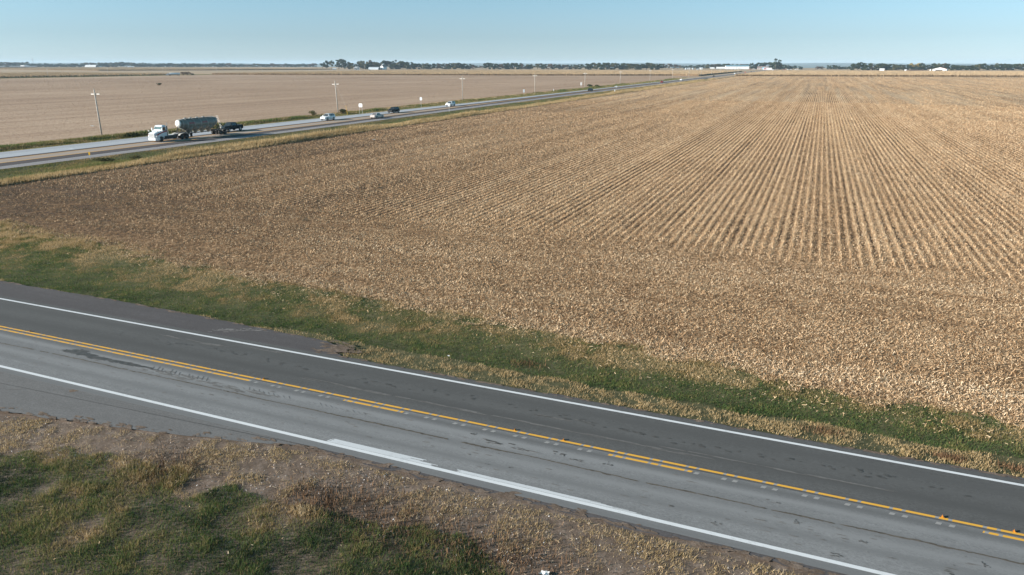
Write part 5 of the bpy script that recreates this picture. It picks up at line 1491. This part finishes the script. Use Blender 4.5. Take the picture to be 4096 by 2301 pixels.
V[:, :, 2] = np.maximum(V[:, :, 2], 0); o = np_mesh('brush_pile', V, sh, ramp_mat('brush_twigs', [(0, (.08, .062, .06)), (.6, (.17, .135, .13)), (1, (.27, .22, .21))])); o.location = (x, y, 0); o.rotation_euler = (0, 0, facing(3658)); tag(o, 'long pile of grey brush left of the open sided shed', 'brush pile')
s = scale_at(286.3); x, y = at(3757, 286.3); W_, he, hr, D_ = 50 * s, 9.2 * s, 15.6 * s, 22.0
t = thing('open_shed', 'white open sided shed with a rusty red trim on the right', 'shed', (x, y, -.2), facing(3757) - R(6))
m = MB(); m.box(-W_ / 2, -W_ * .30, 0, .3, 0, he); m.box(W_ * .22, W_ / 2, 0, .3, 0, he); m.box(-W_ * .30, W_ * .22, 0, .3, he * .72, he)
m.box(-W_ / 2, -W_ / 2 + .3, .3, D_, 0, he); m.box(W_ / 2 - .3, W_ / 2, .3, D_, 0, he); m.box(-W_ / 2 + .3, W_ / 2 - .3, D_ - .3, D_, 0, he)
m.poly([(-W_ / 2, 0, he), (W_ / 2, 0, he), (0, 0, hr)]); m.poly([(-W_ / 2, D_, he), (W_ / 2, D_, he), (0, D_, hr)]); m.build('wall', M['b_white'], t)
m = MB()
for sx in (-1, 1): m.loft([[(sx * (W_ / 2 + .4), yy, he - .15), (0, yy, hr), (0, yy, hr + .25), (sx * (W_ / 2 + .4), yy, he + .1)] for yy in (-.5, D_ + .5)])
rr = m.build('roof', M['b_white'], t)
m = MB(); m.loft([[(W_ / 2 + .5, yy, he - .1), (0, yy, hr + .26), (0, yy, hr + .55), (W_ / 2 + .5, yy, he + .5)] for yy in (-.75, -.5)]); m.build('trim', M['b_red'], rr)
MB().box(W_ * .40, W_ * .44, -.06, -.003, 0, he * .95).build('corner_post', M['b_red'], t)
# white tanker on the gravel road
s = scale_at(303); t = thing('tanker_truck', 'white tanker truck driving on the gravel road beyond the bean stubble', 'truck', (*at(690, 303.2), .05), facing(690) + R(3))
m = MB(); n = 18; m.loft([[(xx, 1.25 + 1.25 * k_ * math.cos(2 * PI * k / n), 2.35 + 1.2 * k_ * math.sin(2 * PI * k / n)) for k in range(n)] for xx, k_ in ((-3.6, .45), (-3.4, .85), (-3.0, 1), (8.6, 1), (9.0, .8), (9.2, .4))]); m.build('tank', M['c_white'], t, smooth=True)
m = MB(); m.loft([[(xx, .1, .5), (xx, 2.4, .5), (xx, 2.4, zt), (xx, .1, zt)] for xx, zt in ((-4.0, 3.0), (-5.4, 3.0), (-5.9, 2.1), (-7.4, 1.7))]); cb = m.build('cab', M['tr_white'], t)
MB().box(-5.2, -4.4, .04, .09, 1.9, 2.7).build('side_window', M['glass'], cb)
m = MB(); m.box(-6.8, 9.0, .7, 1.8, .7, 1.0); m.build('chassis', M['frame'], t)
for xx in (-6.4, -3.2, -2.0, 6.6, 7.9):
    for yy in (.25, 2.25): m = MB(); m.cyl((xx, yy - .15, .5), (xx, yy + .15, .5), .5, n=14); m.build('wheel', M['black'], t)

for ls in protos.values():                               # tree patterns that found no place
    for pr in ls:
        if pr.get('label') is None:
            for ch in list(pr.children): bpy.data.objects.remove(ch)
            bpy.data.objects.remove(pr)

# ------------------------------------------------------------------ haze, light, camera
mb = MB(); mb.box(-15000, 15000, -3200, 15000, -75.0, 52.0)
hz = tag(mb.build('haze', bpy.data.materials.new('haze_air')), kind='stuff')
hm = hz.data.materials[0]; hm.use_nodes = True
hn = hm.node_tree.nodes; hn.remove(hn['Principled BSDF'])
pv = hn.new('ShaderNodeVolumePrincipled'); pv.inputs['Color'].default_value = (0.62, 0.82, 1.0, 1)
pv.inputs['Density'].default_value = 0.00006; pv.inputs['Anisotropy'].default_value = 0.0
hm.node_tree.links.new(pv.outputs[0], hn['Material Output'].inputs['Volume'])

SUN = Vector((-0.844, -0.535, 0.0)).normalized(); EL = R(17.5)
sl = bpy.data.lights.new('sun', 'SUN'); sl.energy = 5.0; sl.angle = R(0.53); sl.color = (1.0, 0.92, 0.82)
so = bpy.data.objects.new('sun', sl); COL.objects.link(so)
tosun = Vector((SUN.x * math.cos(EL), SUN.y * math.cos(EL), math.sin(EL)))
so.rotation_euler = tosun.to_track_quat('Z', 'Y').to_euler(); so.location = (0, 0, 40)

W = bpy.data.worlds.new('World'); SC.world = W; W.use_nodes = True
wn = W.node_tree.nodes; wl = W.node_tree.links; bg = wn['Background']
sky = wn.new('ShaderNodeTexSky'); sky.sky_type = 'NISHITA'; sky.sun_disc = False
sky.sun_elevation = EL; sky.sun_rotation = math.atan2(SUN.x, SUN.y) % (2 * math.pi)
sky.altitude = 800; sky.air_density = 1.0; sky.dust_density = 0.0; sky.ozone_density = 5.0
# the clear autumn sky leans to cyan: its hue is set by height above the horizon, its brightness stays the sky model's
tcw = wn.new('ShaderNodeTexCoord'); sep = wn.new('ShaderNodeSeparateXYZ'); wl.new(tcw.outputs['Generated'], sep.inputs[0])
rpw = wn.new('ShaderNodeValToRGB'); e = rpw.color_ramp.elements
e[0].position = 0.0; e[0].color = (0.55, 0.72, 0.80, 1); e[1].position = 0.16; e[1].color = (0.16, 0.50, 0.71, 1)
wl.new(sep.outputs[2], rpw.inputs['Fac'])
hs = wn.new('ShaderNodeMix'); hs.data_type = 'RGBA'; hs.blend_type = 'COLOR'; hs.inputs[0].default_value = 0.8
wl.new(sky.outputs[0], hs.inputs[6]); wl.new(rpw.outputs[0], hs.inputs[7]); wl.new(hs.outputs[2], bg.inputs['Color'])
bg.inputs['Strength'].default_value = 0.060

cd = bpy.data.cameras.new('camera'); cd.sensor_width = 36.0; cd.lens = 36.0 * 2860 / 4096
cd.clip_start = 0.1; cd.clip_end = 30000
co = bpy.data.objects.new('camera', cd); COL.objects.link(co)
co.location = (0, 0, CAM_H); co.rotation_euler = (math.pi / 2 - PITCH, 0, YAW)
SC.camera = co

vs = SC.view_settings
SC.display_settings.display_device = 'sRGB'
vs.view_transform = 'Standard'; vs.look = 'None'; vs.gamma = 1.0; vs.use_curve_mapping = False; vs.exposure = 1.25
SC.cycles.use_denoising = True
SC.cycles.max_bounces = 5; SC.cycles.diffuse_bounces = 3; SC.cycles.glossy_bounces = 2; SC.cycles.transmission_bounces = 3
SC.cycles.volume_bounces = 0; SC.cycles.transparent_max_bounces = 6
SC.render.film_transparent = False
